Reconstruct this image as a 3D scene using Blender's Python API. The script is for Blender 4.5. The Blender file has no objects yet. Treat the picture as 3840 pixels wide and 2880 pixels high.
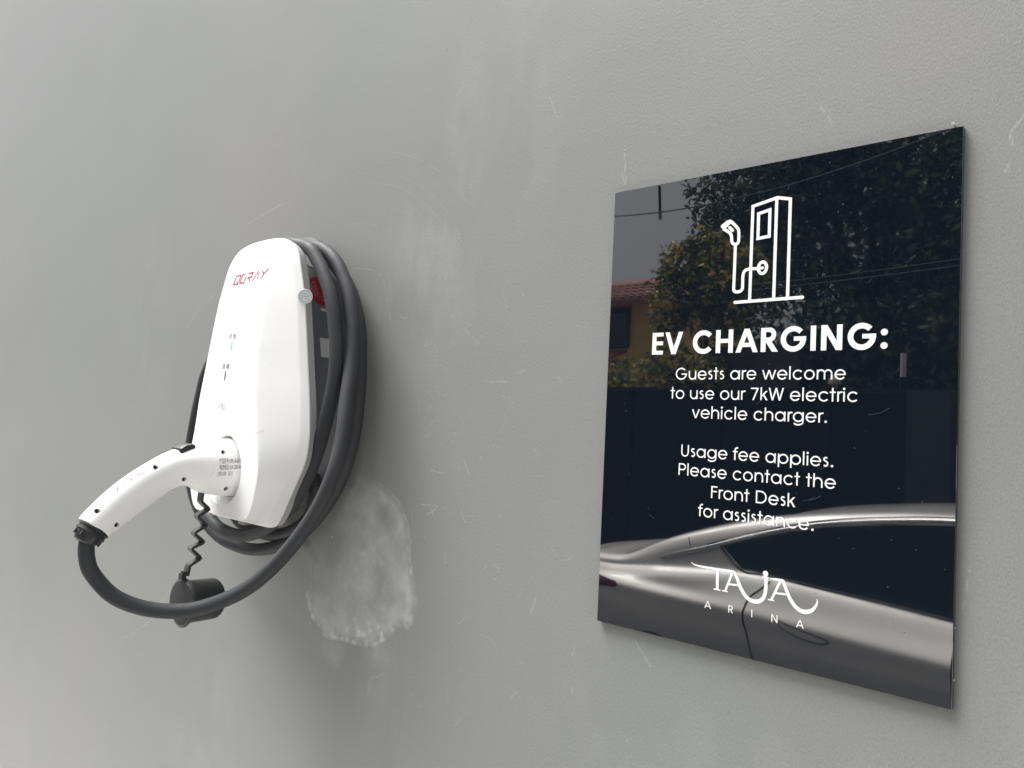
import bpy, bmesh, math, random
import numpy as np
from mathutils import Vector, Matrix
from mathutils.geometry import tessellate_polygon
R_ = math.radians
random.seed(7)
rng = np.random.default_rng(7)
SC = bpy.context.scene
COL = SC.collection

# ------------------------------------------------------------------ camera
cam_d = bpy.data.cameras.new('camera')
cam = bpy.data.objects.new('camera', cam_d); COL.objects.link(cam)
cam_d.sensor_fit = 'HORIZONTAL'; cam_d.sensor_width = 36.0
cam_d.lens = 36.0 * 2900.0 / 3840.0
cam_d.clip_start = 0.02; cam_d.clip_end = 2000
CAMROT = [[0.747179, -0.003406, 0.664614], [0.66284, -0.069378, -0.74554], [0.048649, 0.997585, -0.049581]]
CAMLOC = [0.42792, -0.62301, 1.75]
M = Matrix([CAMROT[0] + [CAMLOC[0]], CAMROT[1] + [CAMLOC[1]], CAMROT[2] + [CAMLOC[2]], [0, 0, 0, 1]])
cam.matrix_world = M
SC.camera = cam

# ------------------------------------------------------------------ world, sun, exposure
SUN_EL, SUN_AZ = 66.0, -69.0        # degrees; azimuth measured from -Y (out of the wall) towards +X
w = bpy.data.worlds.new('World'); SC.world = w; w.use_nodes = True
nt = w.node_tree; nt.nodes.clear()
sky = nt.nodes.new('ShaderNodeTexSky'); sky.sky_type = 'NISHITA'; sky.sun_disc = False
sky.sun_elevation = R_(SUN_EL); sky.sun_rotation = R_(180.0 - SUN_AZ)
sky.air_density = 1.0; sky.dust_density = 5.0; sky.ozone_density = 1.0
hs = nt.nodes.new('ShaderNodeHueSaturation'); hs.inputs['Saturation'].default_value = 0.16
bg = nt.nodes.new('ShaderNodeBackground'); bg.inputs['Strength'].default_value = 0.122
wo = nt.nodes.new('ShaderNodeOutputWorld')
nt.links.new(sky.outputs[0], hs.inputs['Color']); nt.links.new(hs.outputs[0], bg.inputs['Color'])
nt.links.new(bg.outputs[0], wo.inputs[0])
sd = bpy.data.lights.new('sun', 'SUN'); sd.energy = 5.0; sd.angle = R_(40); sd.color = (1.0, 0.98, 0.955)
sun = bpy.data.objects.new('sun', sd); COL.objects.link(sun)
az = R_(SUN_AZ); el = R_(SUN_EL)
tosun = Vector((math.sin(az) * math.cos(el), -math.cos(az) * math.cos(el), math.sin(el)))
sun.rotation_euler = tosun.to_track_quat('Z', 'Y').to_euler()
SC.view_settings.view_transform = 'Standard'; SC.view_settings.look = 'None'
SC.view_settings.exposure = 0.92; SC.view_settings.gamma = 1.0
SC.view_settings.use_curve_mapping = False
SC.cycles.max_bounces = 8; SC.cycles.glossy_bounces = 5
SC.cycles.caustics_reflective = False; SC.cycles.caustics_refractive = False

# ------------------------------------------------------------------ helpers
def mesh_obj(name, verts, faces, mat=None, parent=None, smooth=False, mats=None, fm=None):
    me = bpy.data.meshes.new(name)
    me.from_pydata([tuple(v) for v in verts], [], faces)
    me.validate()
    if mats:
        for m in mats: me.materials.append(m)
        if fm: me.polygons.foreach_set('material_index', fm[:len(me.polygons)])
    elif mat: me.materials.append(mat)
    if smooth: me.polygons.foreach_set('use_smooth', [True] * len(me.polygons))
    me.update()
    o = bpy.data.objects.new(name, me); COL.objects.link(o)
    if parent: o.parent = parent
    return o
class MB:
    def __init__(s): s.v = []; s.f = []
    def add(s, v, f):
        b = len(s.v); s.v += [tuple(p) for p in v]; s.f += [tuple(i + b for i in q) for q in f]; return s
    def box(s, a, b):
        x0, y0, z0 = a; x1, y1, z1 = b
        return s.add([(x0,y0,z0),(x1,y0,z0),(x1,y1,z0),(x0,y1,z0),(x0,y0,z1),(x1,y0,z1),(x1,y1,z1),(x0,y1,z1)],
                     [(0,3,2,1),(4,5,6,7),(0,1,5,4),(1,2,6,5),(2,3,7,6),(3,0,4,7)])
    def tube(s, pts, r, n=12, caps=True, r2=None):
        pts = [Vector(p) for p in pts]; rr = r if isinstance(r, (list, tuple)) else [r] * len(pts)
        t0 = (pts[1] - pts[0]).normalized()
        up = Vector((0, 0, 1)) if abs(t0.z) < .9 else Vector((1, 0, 0))
        u = t0.cross(up).normalized(); V = []
        for i, p in enumerate(pts):
            a = pts[max(i - 1, 0)]; b = pts[min(i + 1, len(pts) - 1)]
            t = (b - a).normalized(); u = (u - t * u.dot(t)).normalized(); w_ = t.cross(u)
            for k in range(n):
                c = 2 * math.pi * k / n; V.append(p + (u * math.cos(c) + w_ * math.sin(c)) * rr[i])
        F = [(i*n+k, i*n+(k+1)%n, (i+1)*n+(k+1)%n, (i+1)*n+k) for i in range(len(pts)-1) for k in range(n)]
        if caps: F += [tuple(range(n-1, -1, -1)), tuple((len(pts)-1)*n + k for k in range(n))]
        return s.add(V, F)
    def loft(s, rings, caps=True, closed=True):
        n = len(rings[0]); V = [p for r in rings for p in r]; kk = n if closed else n - 1
        F = [(i*n+k, i*n+(k+1)%n, (i+1)*n+(k+1)%n, (i+1)*n+k) for i in range(len(rings)-1) for k in range(kk)]
        if caps and closed: F += [tuple(range(n-1, -1, -1)), tuple((len(rings)-1)*n + k for k in range(n))]
        return s.add(V, F)
    def build(s, name, mat, parent=None, smooth=False, **k): return mesh_obj(name, s.v, s.f, mat, parent, smooth, **k)
def empty(name, loc=(0, 0, 0)):
    o = bpy.data.objects.new(name, None); o.empty_display_size = .05; o.location = loc; COL.objects.link(o); return o
def tag(o, label=None, cat=None, group=None, kind=None):
    if label: o['label'] = label
    if cat: o['category'] = cat
    if group: o['group'] = group
    if kind: o['kind'] = kind
    return o
def thing(name, loc, label, cat, group=None): return tag(empty(name, loc), label, cat, group)
def adopt(root, *objs):
    """children were modelled in world coordinates: keep them there under a root that stands at its base"""
    bpy.context.view_layer.update()
    for o in objs:
        o.parent = root; o.matrix_parent_inverse = Matrix.Translation(-root.location)
def auto_smooth(o, deg=35):
    me = o.data; bm = bmesh.new(); bm.from_mesh(me)
    for f in bm.faces: f.smooth = True
    for e in bm.edges:
        if len(e.link_faces) == 2 and e.calc_face_angle(0) > R_(deg): e.smooth = False
    bm.normal_update(); bm.to_mesh(me); bm.free(); return o
def fix_normals(o):
    bm = bmesh.new(); bm.from_mesh(o.data); bmesh.ops.recalc_face_normals(bm, faces=bm.faces); bm.to_mesh(o.data); bm.free(); return o
def bake_mods(o):
    dg = bpy.context.evaluated_depsgraph_get(); me = bpy.data.meshes.new_from_object(o.evaluated_get(dg))
    o.modifiers.clear(); o.data = me; return o
def crom(pts, per=6):
    P = [Vector(p) for p in pts]; out = []
    for i in range(len(P) - 1):
        a = P[max(i-1, 0)]; b = P[i]; c = P[i+1]; d = P[min(i+2, len(P)-1)]
        for k in range(per):
            t = k / per
            out.append(.5 * ((2*b) + (c-a)*t + (2*a-5*b+4*c-d)*t*t + (3*b-a-3*c+d)*t**3))
    out.append(P[-1]); return out

def material(name, col=(.5,.5,.5), rough=.5, metal=0, ior=1.45, coat=0, coat_rough=.05, spec=.5, noise=None, bump=None, rnoise=None, emis=None, trans=0, sheen=0):
    m = bpy.data.materials.new(name); m.use_nodes = True; n = m.node_tree; b = n.nodes['Principled BSDF']
    b.inputs['Base Color'].default_value = (*col, 1); b.inputs['Roughness'].default_value = rough
    b.inputs['Metallic'].default_value = metal; b.inputs['IOR'].default_value = ior
    b.inputs['Coat Weight'].default_value = coat; b.inputs['Coat Roughness'].default_value = coat_rough
    b.inputs['Specular IOR Level'].default_value = spec
    b.inputs['Transmission Weight'].default_value = trans
    if emis: b.inputs['Emission Color'].default_value = (*emis[0], 1); b.inputs['Emission Strength'].default_value = emis[1]
    tc = n.nodes.new('ShaderNodeTexCoord')
    if noise:   # (scale, amount, detail)
        t = n.nodes.new('ShaderNodeTexNoise'); t.inputs['Scale'].default_value = noise[0]; t.inputs['Detail'].default_value = 6
        n.links.new(tc.outputs['Object'], t.inputs['Vector'])
        mx = n.nodes.new('ShaderNodeMix'); mx.data_type = 'RGBA'; mx.blend_type = 'MULTIPLY'; mx.inputs[0].default_value = 1
        mr = n.nodes.new('ShaderNodeMapRange'); mr.inputs[1].default_value = .3; mr.inputs[2].default_value = .7
        mr.inputs[3].default_value = 1 - noise[1]; mr.inputs[4].default_value = 1 + noise[1]
        n.links.new(t.outputs[0], mr.inputs[0]); mx.inputs[6].default_value = (*col, 1)
        n.links.new(mr.outputs[0], mx.inputs[7]); n.links.new(mx.outputs[2], b.inputs['Base Color'])
    if rnoise:
        t = n.nodes.new('ShaderNodeTexNoise'); t.inputs['Scale'].default_value = rnoise[0]; t.inputs['Detail'].default_value = 5
        n.links.new(tc.outputs['Object'], t.inputs['Vector'])
        mr = n.nodes.new('ShaderNodeMapRange'); mr.inputs[1].default_value = .35; mr.inputs[2].default_value = .7
        mr.inputs[3].default_value = rough; mr.inputs[4].default_value = rough + rnoise[1]
        n.links.new(t.outputs[0], mr.inputs[0]); n.links.new(mr.outputs[0], b.inputs['Roughness'])
    if bump:    # (scale, strength, distance)
        t = n.nodes.new('ShaderNodeTexNoise'); t.inputs['Scale'].default_value = bump[0]; t.inputs['Detail'].default_value = 3
        n.links.new(tc.outputs['Object'], t.inputs['Vector'])
        bp = n.nodes.new('ShaderNodeBump'); bp.inputs['Strength'].default_value = bump[1]; bp.inputs['Distance'].default_value = bump[2]
        n.links.new(t.outputs[0], bp.inputs['Height']); n.links.new(bp.outputs[0], b.inputs['Normal'])
    return m

# measured outlines, metres: (x, z) on the wall or sign face, (x, y, z) for the cable
LINES = {'title': (0.04875, 1.81901, 0.25268, 1.81861), 'l1': (0.07451, 1.79583, 0.22283, 1.79585), 'l2': (0.06973, 1.77844, 0.23203, 1.77864), 'l3': (0.09195, 1.76191, 0.20957, 1.76147), 'l4': (0.0829, 1.72729, 0.2154, 1.72744), 'l5': (0.08095, 1.71087, 0.21759, 1.71059), 'l6': (0.11322, 1.69359, 0.18658, 1.69321), 'l7': (0.10129, 1.6766, 0.20172, 1.6764)}
ICON = {'frame': [(0.14228, 1.86358), (0.14244, 1.94399), (0.16366, 1.94811), (0.17482, 1.94528), (0.17495, 1.86254)], 'mid': [(0.16321, 1.94805), (0.16326, 1.86336)], 'screen': [(0.14775, 1.93683), (0.15759, 1.93874), (0.1577, 1.91623), (0.14783, 1.91557), (0.14775, 1.93683)], 'base': [(0.12897, 1.86227), (0.1873, 1.86257)], 'cable': [(0.12769, 1.91223), (0.12755, 1.88259), (0.12752, 1.87424), (0.12828, 1.87193), (0.13067, 1.87124), (0.13335, 1.87154), (0.1353, 1.87331), (0.13553, 1.87616), (0.13548, 1.88318), (0.13613, 1.88758), (0.13806, 1.88944), (0.14135, 1.89014), (0.14923, 1.88976), (0.15279, 1.88992)], 'ring': [(0.15275, 1.89495), (0.15527, 1.893), (0.1562, 1.89009), (0.15548, 1.88672), (0.15264, 1.88504), (0.15011, 1.88691), (0.14922, 1.89014), (0.15008, 1.89352), (0.15275, 1.89495)], 'gun': [(0.11659, 1.92759), (0.123, 1.92252), (0.12428, 1.91587), (0.12608, 1.91339), (0.12881, 1.91307), (0.13042, 1.91545), (0.1303, 1.92418), (0.12898, 1.92693), (0.12721, 1.92911), (0.12259, 1.93364), (0.12089, 1.93322), (0.11724, 1.92881)], 'nozzle': [(0.11509, 1.93041), (0.11984, 1.93336)], 'nozzle2': [(0.11654, 1.92891), (0.12124, 1.93285)], 'btn': [(0.12176, 1.92834), (0.1246, 1.92556)]}
LOGO = [[(0.09654, 1.63584, 0.00029), (0.10002, 1.63434, 0.00101), (0.1057, 1.63379, 0.00145), (0.11366, 1.63383, 0.00159), (0.1215, 1.63388, 0.00173), (0.12921, 1.63406, 0.00188), (0.13454, 1.63401, 0.00202), (0.13722, 1.63319, 0.00231), (0.13922, 1.62988, 0.00246), (0.14084, 1.62632, 0.0026), (0.14325, 1.62152, 0.00275), (0.14637, 1.61723, 0.00275), (0.15016, 1.61413, 0.00289), (0.15458, 1.61304, 0.00303), (0.15888, 1.61385, 0.00303), (0.16237, 1.61675, 0.00275), (0.16401, 1.62112, 0.0026), (0.16453, 1.62665, 0.0026), (0.16442, 1.63412, 0.0026)], [(0.16107, 1.6341, 0.00079), (0.16677, 1.6341, 0.00079)], [(0.12175, 1.63335, 0.00231), (0.12193, 1.61668, 0.00231)], [(0.11865, 1.61681, 0.00094), (0.12502, 1.61674, 0.00094)], [(0.13518, 1.63306, 0.00188), (0.12924, 1.61679, 0.00159)], [(0.12641, 1.61677, 0.00094), (0.13161, 1.61679, 0.00094)], [(0.13229, 1.62309, 0.00145), (0.14094, 1.62376, 0.00145)], [(0.16819, 1.63387, 0.00072), (0.1724, 1.63404, 0.00145), (0.17624, 1.63402, 0.00173), (0.17868, 1.6333, 0.00231), (0.18017, 1.63007, 0.00246), (0.18165, 1.62666, 0.00246), (0.18457, 1.62087, 0.0026), (0.1888, 1.6157, 0.00275), (0.19358, 1.61301, 0.00303), (0.19823, 1.61307, 0.00303), (0.20212, 1.61501, 0.00246), (0.20496, 1.61881, 0.00173), (0.20616, 1.62228, 0.00101), (0.20577, 1.62448, 0.00029)], [(0.17628, 1.63275, 0.00188), (0.16932, 1.61682, 0.00159)], [(0.16663, 1.61686, 0.00094), (0.17192, 1.61683, 0.00094)], [(0.17241, 1.62299, 0.00145), (0.1814, 1.62361, 0.00145)]]
LOGODOT = (0.16383, 1.63708, 0.00231)
ARINA = [('A', 0.11383, 1.59938), ('R', 0.13468, 1.59958), ('I', 0.15336, 1.59985), ('N', 0.17248, 1.59961), ('A', 0.19312, 1.59959)]
PATCH = [(-0.38881, 1.67882), (-0.35512, 1.67197), (-0.3277, 1.66103), (-0.30103, 1.64729), (-0.28568, 1.62968), (-0.27805, 1.60834), (-0.27332, 1.58056), (-0.26276, 1.55095), (-0.25846, 1.53308), (-0.26575, 1.50679), (-0.2746, 1.49808), (-0.28844, 1.50051), (-0.31648, 1.47697), (-0.34084, 1.45854), (-0.3677, 1.45737), (-0.40151, 1.45824), (-0.43951, 1.4551), (-0.46554, 1.46899), (-0.47665, 1.48463), (-0.48833, 1.50407), (-0.47695, 1.51691), (-0.50059, 1.52742), (-0.52826, 1.53775), (-0.55095, 1.55689), (-0.49292, 1.57609), (-0.4349, 1.61571)]
SCRATCH = [[(-0.70777, 2.04536), (-0.64605, 2.05782), (-0.58779, 2.06538)], [(-0.89349, 1.88678), (-0.85854, 1.91514), (-0.79699, 1.94052)], [(0.00257, 2.00195), (0.00792, 1.98773), (0.00528, 2.02273)], [(0.19036, 2.0278), (0.20274, 2.00819), (0.20502, 2.00217)], [(0.33604, 1.98048), (0.32833, 1.96894), (0.33008, 1.95719), (0.32552, 1.94289)], [(-0.24918, 1.69019), (-0.22614, 1.68733)], [(-0.30433, 1.56937), (-0.27363, 1.55533)], [(-0.1946, 1.70491), (-0.18496, 1.68913)], [(-0.08024, 1.5722), (-0.08632, 1.55477)], [(0.30889, 1.66613), (0.3045, 1.63587)], [(0.0393, 1.55536), (0.05724, 1.5355)], [(-0.09407, 2.10095), (-0.08164, 2.07477)], [(-0.22905, 1.87262), (-0.20566, 1.85583), (-0.1743, 1.83332)], [(-0.5239, 1.92385), (-0.46678, 1.93057), (-0.42832, 1.9092)], [(0.16966, 1.59263), (0.19155, 1.58891)], [(0.08243, 1.58119), (0.12357, 1.57393)], [(-1.07335, 1.31021), (-0.95747, 1.36827), (-0.8858, 1.44147)], [(-0.42609, 1.94707), (-0.36831, 1.93621), (-0.34919, 1.90344), (-0.33435, 1.85485)], [(-0.2622, 1.64816), (-0.23438, 1.64803), (-0.25188, 1.63676)], [(-0.58515, 2.10538), (-0.55434, 2.07996)]]
NAIL = (0.29346, 1.98212)
CABLE = [(-0.519, -0.262, 1.612), (-0.519, -0.2735, 1.59), (-0.516, -0.2735, 1.568), (-0.5148, -0.266, 1.5519), (-0.5011, -0.25, 1.5306), (-0.4848, -0.226, 1.517), (-0.4661, -0.197, 1.5115), (-0.4453, -0.169, 1.5158), (-0.4147, -0.14, 1.5349), (-0.3878, -0.123, 1.5604), (-0.3594, -0.108, 1.5965), (-0.3319, -0.097, 1.6391), (-0.3178, -0.088, 1.6815), (-0.3196, -0.077, 1.723), (-0.3293, -0.067, 1.767), (-0.3373, -0.058, 1.7996), (-0.3436, -0.052, 1.8262), (-0.3503, -0.048, 1.8564), (-0.3617, -0.046, 1.8905), (-0.3772, -0.045, 1.9171), (-0.4022, -0.045, 1.9469), (-0.4428, -0.045, 1.9678), (-0.52, -0.045, 1.975), (-0.59, -0.048, 1.945), (-0.635, -0.05, 1.89), (-0.668, -0.053, 1.845), (-0.699, -0.056, 1.8018), (-0.7074, -0.058, 1.7712), (-0.7145, -0.06, 1.7364), (-0.7246, -0.06, 1.6871), (-0.7236, -0.059, 1.6547), (-0.7167, -0.057, 1.6268), (-0.7031, -0.052, 1.5978), (-0.6758, -0.045, 1.5707), (-0.6356, -0.04, 1.5561), (-0.5839, -0.035, 1.5522), (-0.5367, -0.03, 1.5593), (-0.4855, -0.026, 1.5784), (-0.4473, -0.024, 1.6034), (-0.4123, -0.022, 1.6408), (-0.3901, -0.02, 1.678), (-0.3754, -0.0195, 1.7213), (-0.3706, -0.019, 1.7689), (-0.37, -0.019, 1.8029), (-0.3745, -0.019, 1.8508), (-0.3862, -0.019, 1.8858), (-0.4097, -0.019, 1.9225), (-0.4553, -0.019, 1.961), (-0.5, -0.02, 1.985), (-0.58, -0.03, 1.97), (-0.65, -0.045, 1.88), (-0.675, -0.06, 1.78), (-0.672, -0.066, 1.69), (-0.6523, -0.07, 1.61), (-0.6299, -0.07, 1.5915), (-0.5996, -0.069, 1.5802), (-0.55, -0.068, 1.5781), (-0.4968, -0.068, 1.5914), (-0.4487, -0.068, 1.6179), (-0.4235, -0.068, 1.6375), (-0.3988, -0.068, 1.6697), (-0.382, -0.068, 1.7005), (-0.3698, -0.068, 1.7337), (-0.36, -0.068, 1.7665), (-0.3554, -0.067, 1.799), (-0.3558, -0.067, 1.8249), (-0.361, -0.067, 1.8545), (-0.371, -0.067, 1.888), (-0.3841, -0.067, 1.9123), (-0.4047, -0.067, 1.9395), (-0.4369, -0.067, 1.9637), (-0.52, -0.066, 1.975), (-0.58, -0.06, 1.955), (-0.64, -0.05, 1.88), (-0.66, -0.047, 1.78), (-0.665, -0.046, 1.7), (-0.648, -0.046, 1.64), (-0.605, -0.04, 1.59), (-0.545, -0.03, 1.578), (-0.49, -0.028, 1.588), (-0.445, -0.03, 1.614), (-0.425, -0.036, 1.645), (-0.44, -0.036, 1.68)]
STRAP = [(-0.1426, 1.6444), (-0.1438, 1.6309), (-0.1321, 1.6206), (-0.1481, 1.6127), (-0.1339, 1.6007), (-0.1508, 1.5918), (-0.1359, 1.5793), (-0.1535, 1.5728), (-0.1387, 1.5594), (-0.1534, 1.5519), (-0.1553, 1.5392)]
HOLES = [(-0.1319, 1.6947), (-0.1244, 1.6491), (-0.1757, 1.6612), (-0.2087, 1.6753), (-0.2703, 1.6263), (-0.2499, 1.6103)]

# ------------------------------------------------------------------ the painted wall: wear map made here, pixel by pixel
WX0, WX1, WZ0, WZ1 = -2.5, 0.6, 0.80, 3.10
IW, IH = 2480, 1840
def vnoise(cx, cz):
    g = rng.random((cz + 2, cx + 2)); xs = np.linspace(0, cx, IW, endpoint=False); zs = np.linspace(0, cz, IH, endpoint=False)
    x0 = xs.astype(int); z0 = zs.astype(int); fx = xs - x0; fz = zs - z0; fx = fx*fx*(3-2*fx); fz = fz*fz*(3-2*fz)
    a = g[np.ix_(z0, x0)]; b = g[np.ix_(z0, x0+1)]; c = g[np.ix_(z0+1, x0)]; d = g[np.ix_(z0+1, x0+1)]
    fx = fx[None, :]; fz = fz[:, None]
    return ((a*(1-fx)+b*fx)*(1-fz) + (c*(1-fx)+d*fx)*fz).astype(np.float32)
def fbm(n, o=4, ax=1.0):
    s = 0; t = 0
    for i in range(o): s = s + vnoise(int(n*2**i*ax), int(n*2**i*.75)) * .5**i; t += .5**i
    return s / t
light = np.zeros((IH, IW), np.float32); dark = np.zeros((IH, IW), np.float32); hgt = np.zeros((IH, IW), np.float32)
PXM = IW / (WX1 - WX0)
GX = (WX0 + (np.arange(IW) + .5) / PXM).astype(np.float32)[None, :]; GZ = (WZ0 + (np.arange(IH) + .5) / PXM).astype(np.float32)[:, None]
def win(x0, x1, z0, z1):
    a = max(int((x0-WX0)*PXM), 0); b = min(int((x1-WX0)*PXM)+1, IW); c = max(int((z0-WZ0)*PXM), 0); d = min(int((z1-WZ0)*PXM)+1, IH)
    return slice(c, d), slice(a, b)
def segd(sl, pts):
    X = GX[:, sl[1]]; Z = GZ[sl[0], :]; best = None
    for (ax, az_), (bx, bz) in zip(pts[:-1], pts[1:]):
        dx, dz = bx-ax, bz-az_; L = dx*dx+dz*dz+1e-12
        t = np.clip(((X-ax)*dx+(Z-az_)*dz)/L, 0, 1); d = np.hypot(X-ax-t*dx, Z-az_-t*dz)
        best = d if best is None else np.minimum(best, d)
    return best
nz1 = fbm(90, 4); nz2 = fbm(400, 3); nz3 = fbm(18, 5); nz4 = fbm(40, 4, 2.2)
def scratch(pts, wdt, amt, h=-.25):
    xs = [p[0] for p in pts]; zs = [p[1] for p in pts]
    sl = win(min(xs)-.01, max(xs)+.01, min(zs)-.01, max(zs)+.01)
    if sl[0].start >= sl[0].stop or sl[1].start >= sl[1].stop: return
    d = segd(sl, pts); v = np.clip(1.15 - d/wdt, 0, 1) * (nz2[sl]*1.6 > .62) * amt
    light[sl] = np.maximum(light[sl], v)
    hgt[sl] += h * np.clip(1.2 - d/wdt, 0, 1)
for L in SCRATCH:
    scratch([tuple(p) for p in crom([(a, 0, b) for a, b in L], 5) and [(q.x, q.z) for q in crom([(a, 0, b) for a, b in L], 5)]], .0007, .34)
for i in range(150):       # small scuffs all over, denser to the right of the charger and round the sign
    if i < 110: x, z = random.gauss(-.22, .10), random.gauss(1.72, .2)
    elif i < 160: x, z = random.gauss(.15, .25), random.gauss(1.5, .12)
    else: x, z = random.uniform(-1.5, .5), random.uniform(1.1, 2.5)
    a = random.uniform(0, 6.28); P = [(x, z)]; k = random.uniform(-.7, .7)
    for j in range(random.randint(2, 7)):
        a += k*.5 + random.uniform(-.5, .5); s_ = random.uniform(.002, .007)
        P.append((P[-1][0]+math.cos(a)*s_, P[-1][1]+math.sin(a)*s_))
    scratch(P, random.uniform(.0004, .0007), random.uniform(.06, .34))
for i in range(60):        # flecks and pits
    x, z = random.uniform(-1.6, .5), random.uniform(1.1, 2.4); r = random.uniform(.0006, .0013)
    sl = win(x-.004, x+.004, z-.004, z+.004)
    if sl[0].start >= sl[0].stop or sl[1].start >= sl[1].stop: continue
    d = np.hypot(GX[:, sl[1]]-x, GZ[sl[0], :]-z); dark[sl] = np.maximum(dark[sl], np.clip(1.4-d/r, 0, 1)*.7)
# whitish scrubbed haze where the wall was wiped and rubbed
def haze_spot(cx, cz, rx, rz, amt, thr=.5, src=None):
    sl = win(cx-1.6*rx, cx+1.6*rx, cz-1.6*rz, cz+1.6*rz); n = (nz4 if src is None else src)[sl]
    d = np.sqrt(((GX[:, sl[1]]-cx)/rx)**2 + ((GZ[sl[0], :]-cz)/rz)**2)
    v = np.clip((n-thr)*4+.3, 0, 1) * np.clip(1.25-d, 0, 1) * amt*.62 * (.6+.8*nz2[sl]); light[sl] = np.maximum(light[sl], v*.62)
haze_spot(-.27, 1.94, .10, .13, .30, .5); haze_spot(-.22, 2.03, .04, .20, .26, .5); haze_spot(-.30, 1.38, .06, .10, .22, .5)
haze_spot(-.36, 1.415, .025, .022, 1., .42); haze_spot(-.40, 1.438, .05, .02, .6, .40); haze_spot(-.34, 1.46, .04, .02, .6, .40); haze_spot(-.75, 1.25, .14, .16, .16, .5)
haze_spot(.36, 1.5, .05, .25, .18, .5); haze_spot(-.12, 2.2, .06, .3, .16, .5); haze_spot(.12, 1.47, .2, .05, .12, .5)
haze_spot(-1.05, 1.9, .12, .2, .12, .5)
# arcs swept with a cloth above the coil
for r in np.linspace(.15, .27, 9):
    a0 = random.uniform(.2, .7); P = [(-.44+math.cos(a)*r*1.05, 1.86+math.sin(a)*r*.9) for a in np.linspace(a0, a0+random.uniform(.5, 1.3), 14)]
    scratch(P, .0009, random.uniform(.05, .12), 0)
# the repaired patch under the charger
sl = win(-.62, -.20, 1.40, 1.74); X = GX[:, sl[1]] + (nz1[sl]-.5)*.010 + (nz2[sl]-.5)*.004; Z = GZ[sl[0], :] + (nz1[sl].T.mean()-.5)*0 + (nz4[sl]-.5)*.012
poly = PATCH; inside = np.zeros(X.shape, bool); dist = np.full(X.shape, 9., np.float32); Zb = np.broadcast_to(Z, X.shape)
for i in range(len(poly)):
    (ax, az_), (bx, bz) = poly[i], poly[(i+1) % len(poly)]
    c = ((az_ > Zb) != (bz > Zb)) & (X < (bx-ax)*(Zb-az_)/((bz-az_) if abs(bz-az_) > 1e-9 else 1e-9)+ax); inside ^= c
    dx, dz = bx-ax, bz-az_; t = np.clip(((X-ax)*dx+(Zb-az_)*dz)/(dx*dx+dz*dz), 0, 1); dist = np.minimum(dist, np.hypot(X-ax-t*dx, Zb-az_-t*dz))
sdf = np.where(inside, dist, -dist)
rightness = np.clip((GX[:, sl[1]] + .46) / .10, 0, 1); lowness = np.clip((1.535 - GZ[sl[0], :]) / .05, 0, 1)
edge = np.clip(1 - np.abs(sdf-.004)/.012, 0, 1)**1.3 * (.35 + .65*nz2[sl]) * np.clip(sdf/.001+1, 0, 1)
leftb = np.clip((-.455 - GX[:, sl[1]]) / .02, 0, 1) * np.clip((1.515-GZ[sl[0], :])/.01, 0, 1)
edge = edge * np.clip(np.maximum(np.maximum(rightness*.75*np.clip((1.70-GZ[sl[0], :])/.06, .35, 1), lowness), leftb), 0, 1)
band = np.clip(np.minimum(sdf/.003, 1), 0, 1) * np.maximum(lowness*np.clip(1.5-sdf/.040, 0, 1)*np.clip((GX[:, sl[1]]+.46)/.05, .25, 1), .60*rightness*np.clip(1.2-sdf/.035, 0, 1)*np.clip((1.58-GZ[sl[0], :])/.04, 0, 1)) * (.3+.9*nz2[sl])
chalk = np.clip(sdf/.012, 0, 1) * np.clip(.55+.9*(nz1[sl]-.46)*1.8+.8*(nz3[sl]-.5), .15, 1) * np.clip(.38+.62*np.maximum(rightness, lowness), 0, 1) * np.clip((1.73-GZ[sl[0], :])/.05, .3, 1) * (.7+.5*nz2[sl])
brk = np.clip(.35+1.6*(nz2[sl]-.42)+1.2*(nz1[sl]-.5), .15, 1.2); edge = edge*brk; band = band*brk
light[sl] = np.maximum(light[sl], np.maximum(np.maximum(edge*.85, band*.85), chalk*.62))
inn = np.clip(sdf/.004, 0, 1); vis = np.clip((1.70-GZ[sl[0], :])/.05, 0, 1)
dark[sl] = np.maximum(dark[sl], inn*vis*(.09+.34*np.clip((nz3[sl]-.45)*3, 0, 1))*np.clip(1-band*1.5, 0, 1))
hgt[sl] += inn*.5*vis + inn*(nz1[sl]-.5)*.8
sm = win(-.56, -.44, 1.50, 1.63)   # rough plaster lump and grime next to the coil
d = np.sqrt(((GX[:, sm[1]]+.503)/.040)**2 + ((GZ[sm[0], :]-1.573+(GX[:, sm[1]]+.5)*.55)/.012)**2)
dark[sm] = np.maximum(dark[sm], np.clip(1.3-d+(nz1[sm]-.5)*1.2, 0, 1)*.75); hgt[sm] += np.clip(1.2-d+(nz1[sm]-.5), 0, 1)*2.0
for k in range(5):
    scratch([(-.487+k*.006, 1.565-.004*k), (-.486+k*.006, 1.565-.004*k-random.uniform(.01, .04))], .0012, 0, .3)
    s2 = win(-.50+k*.006, -.47+k*.006, 1.50, 1.57); dd = segd(s2, [(-.487+k*.006, 1.562), (-.486+k*.006, 1.562-random.uniform(.01, .035))])
    dark[s2] = np.maximum(dark[s2], np.clip(1.2-dd/.0016, 0, 1)*.6)
scratch([(-.432, 1.594), (-.4315, 1.589), (-.434, 1.5865)], .0022, 1.0)
blot = fbm(5, 4); blot2 = fbm(9, 4)
img = bpy.data.images.new('wall_wear', IW, IH, float_buffer=False, is_data=True)
buf = np.ones((IH, IW, 4), np.float32)
buf[..., 0] = np.clip(light, 0, 1); buf[..., 1] = np.clip(dark, 0, 1); buf[..., 2] = np.clip(.4 + hgt*.16 + (nz4-.5)*.12, 0, 1)
img.pixels.foreach_set(buf.ravel()); img.update(); img.pack()
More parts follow.
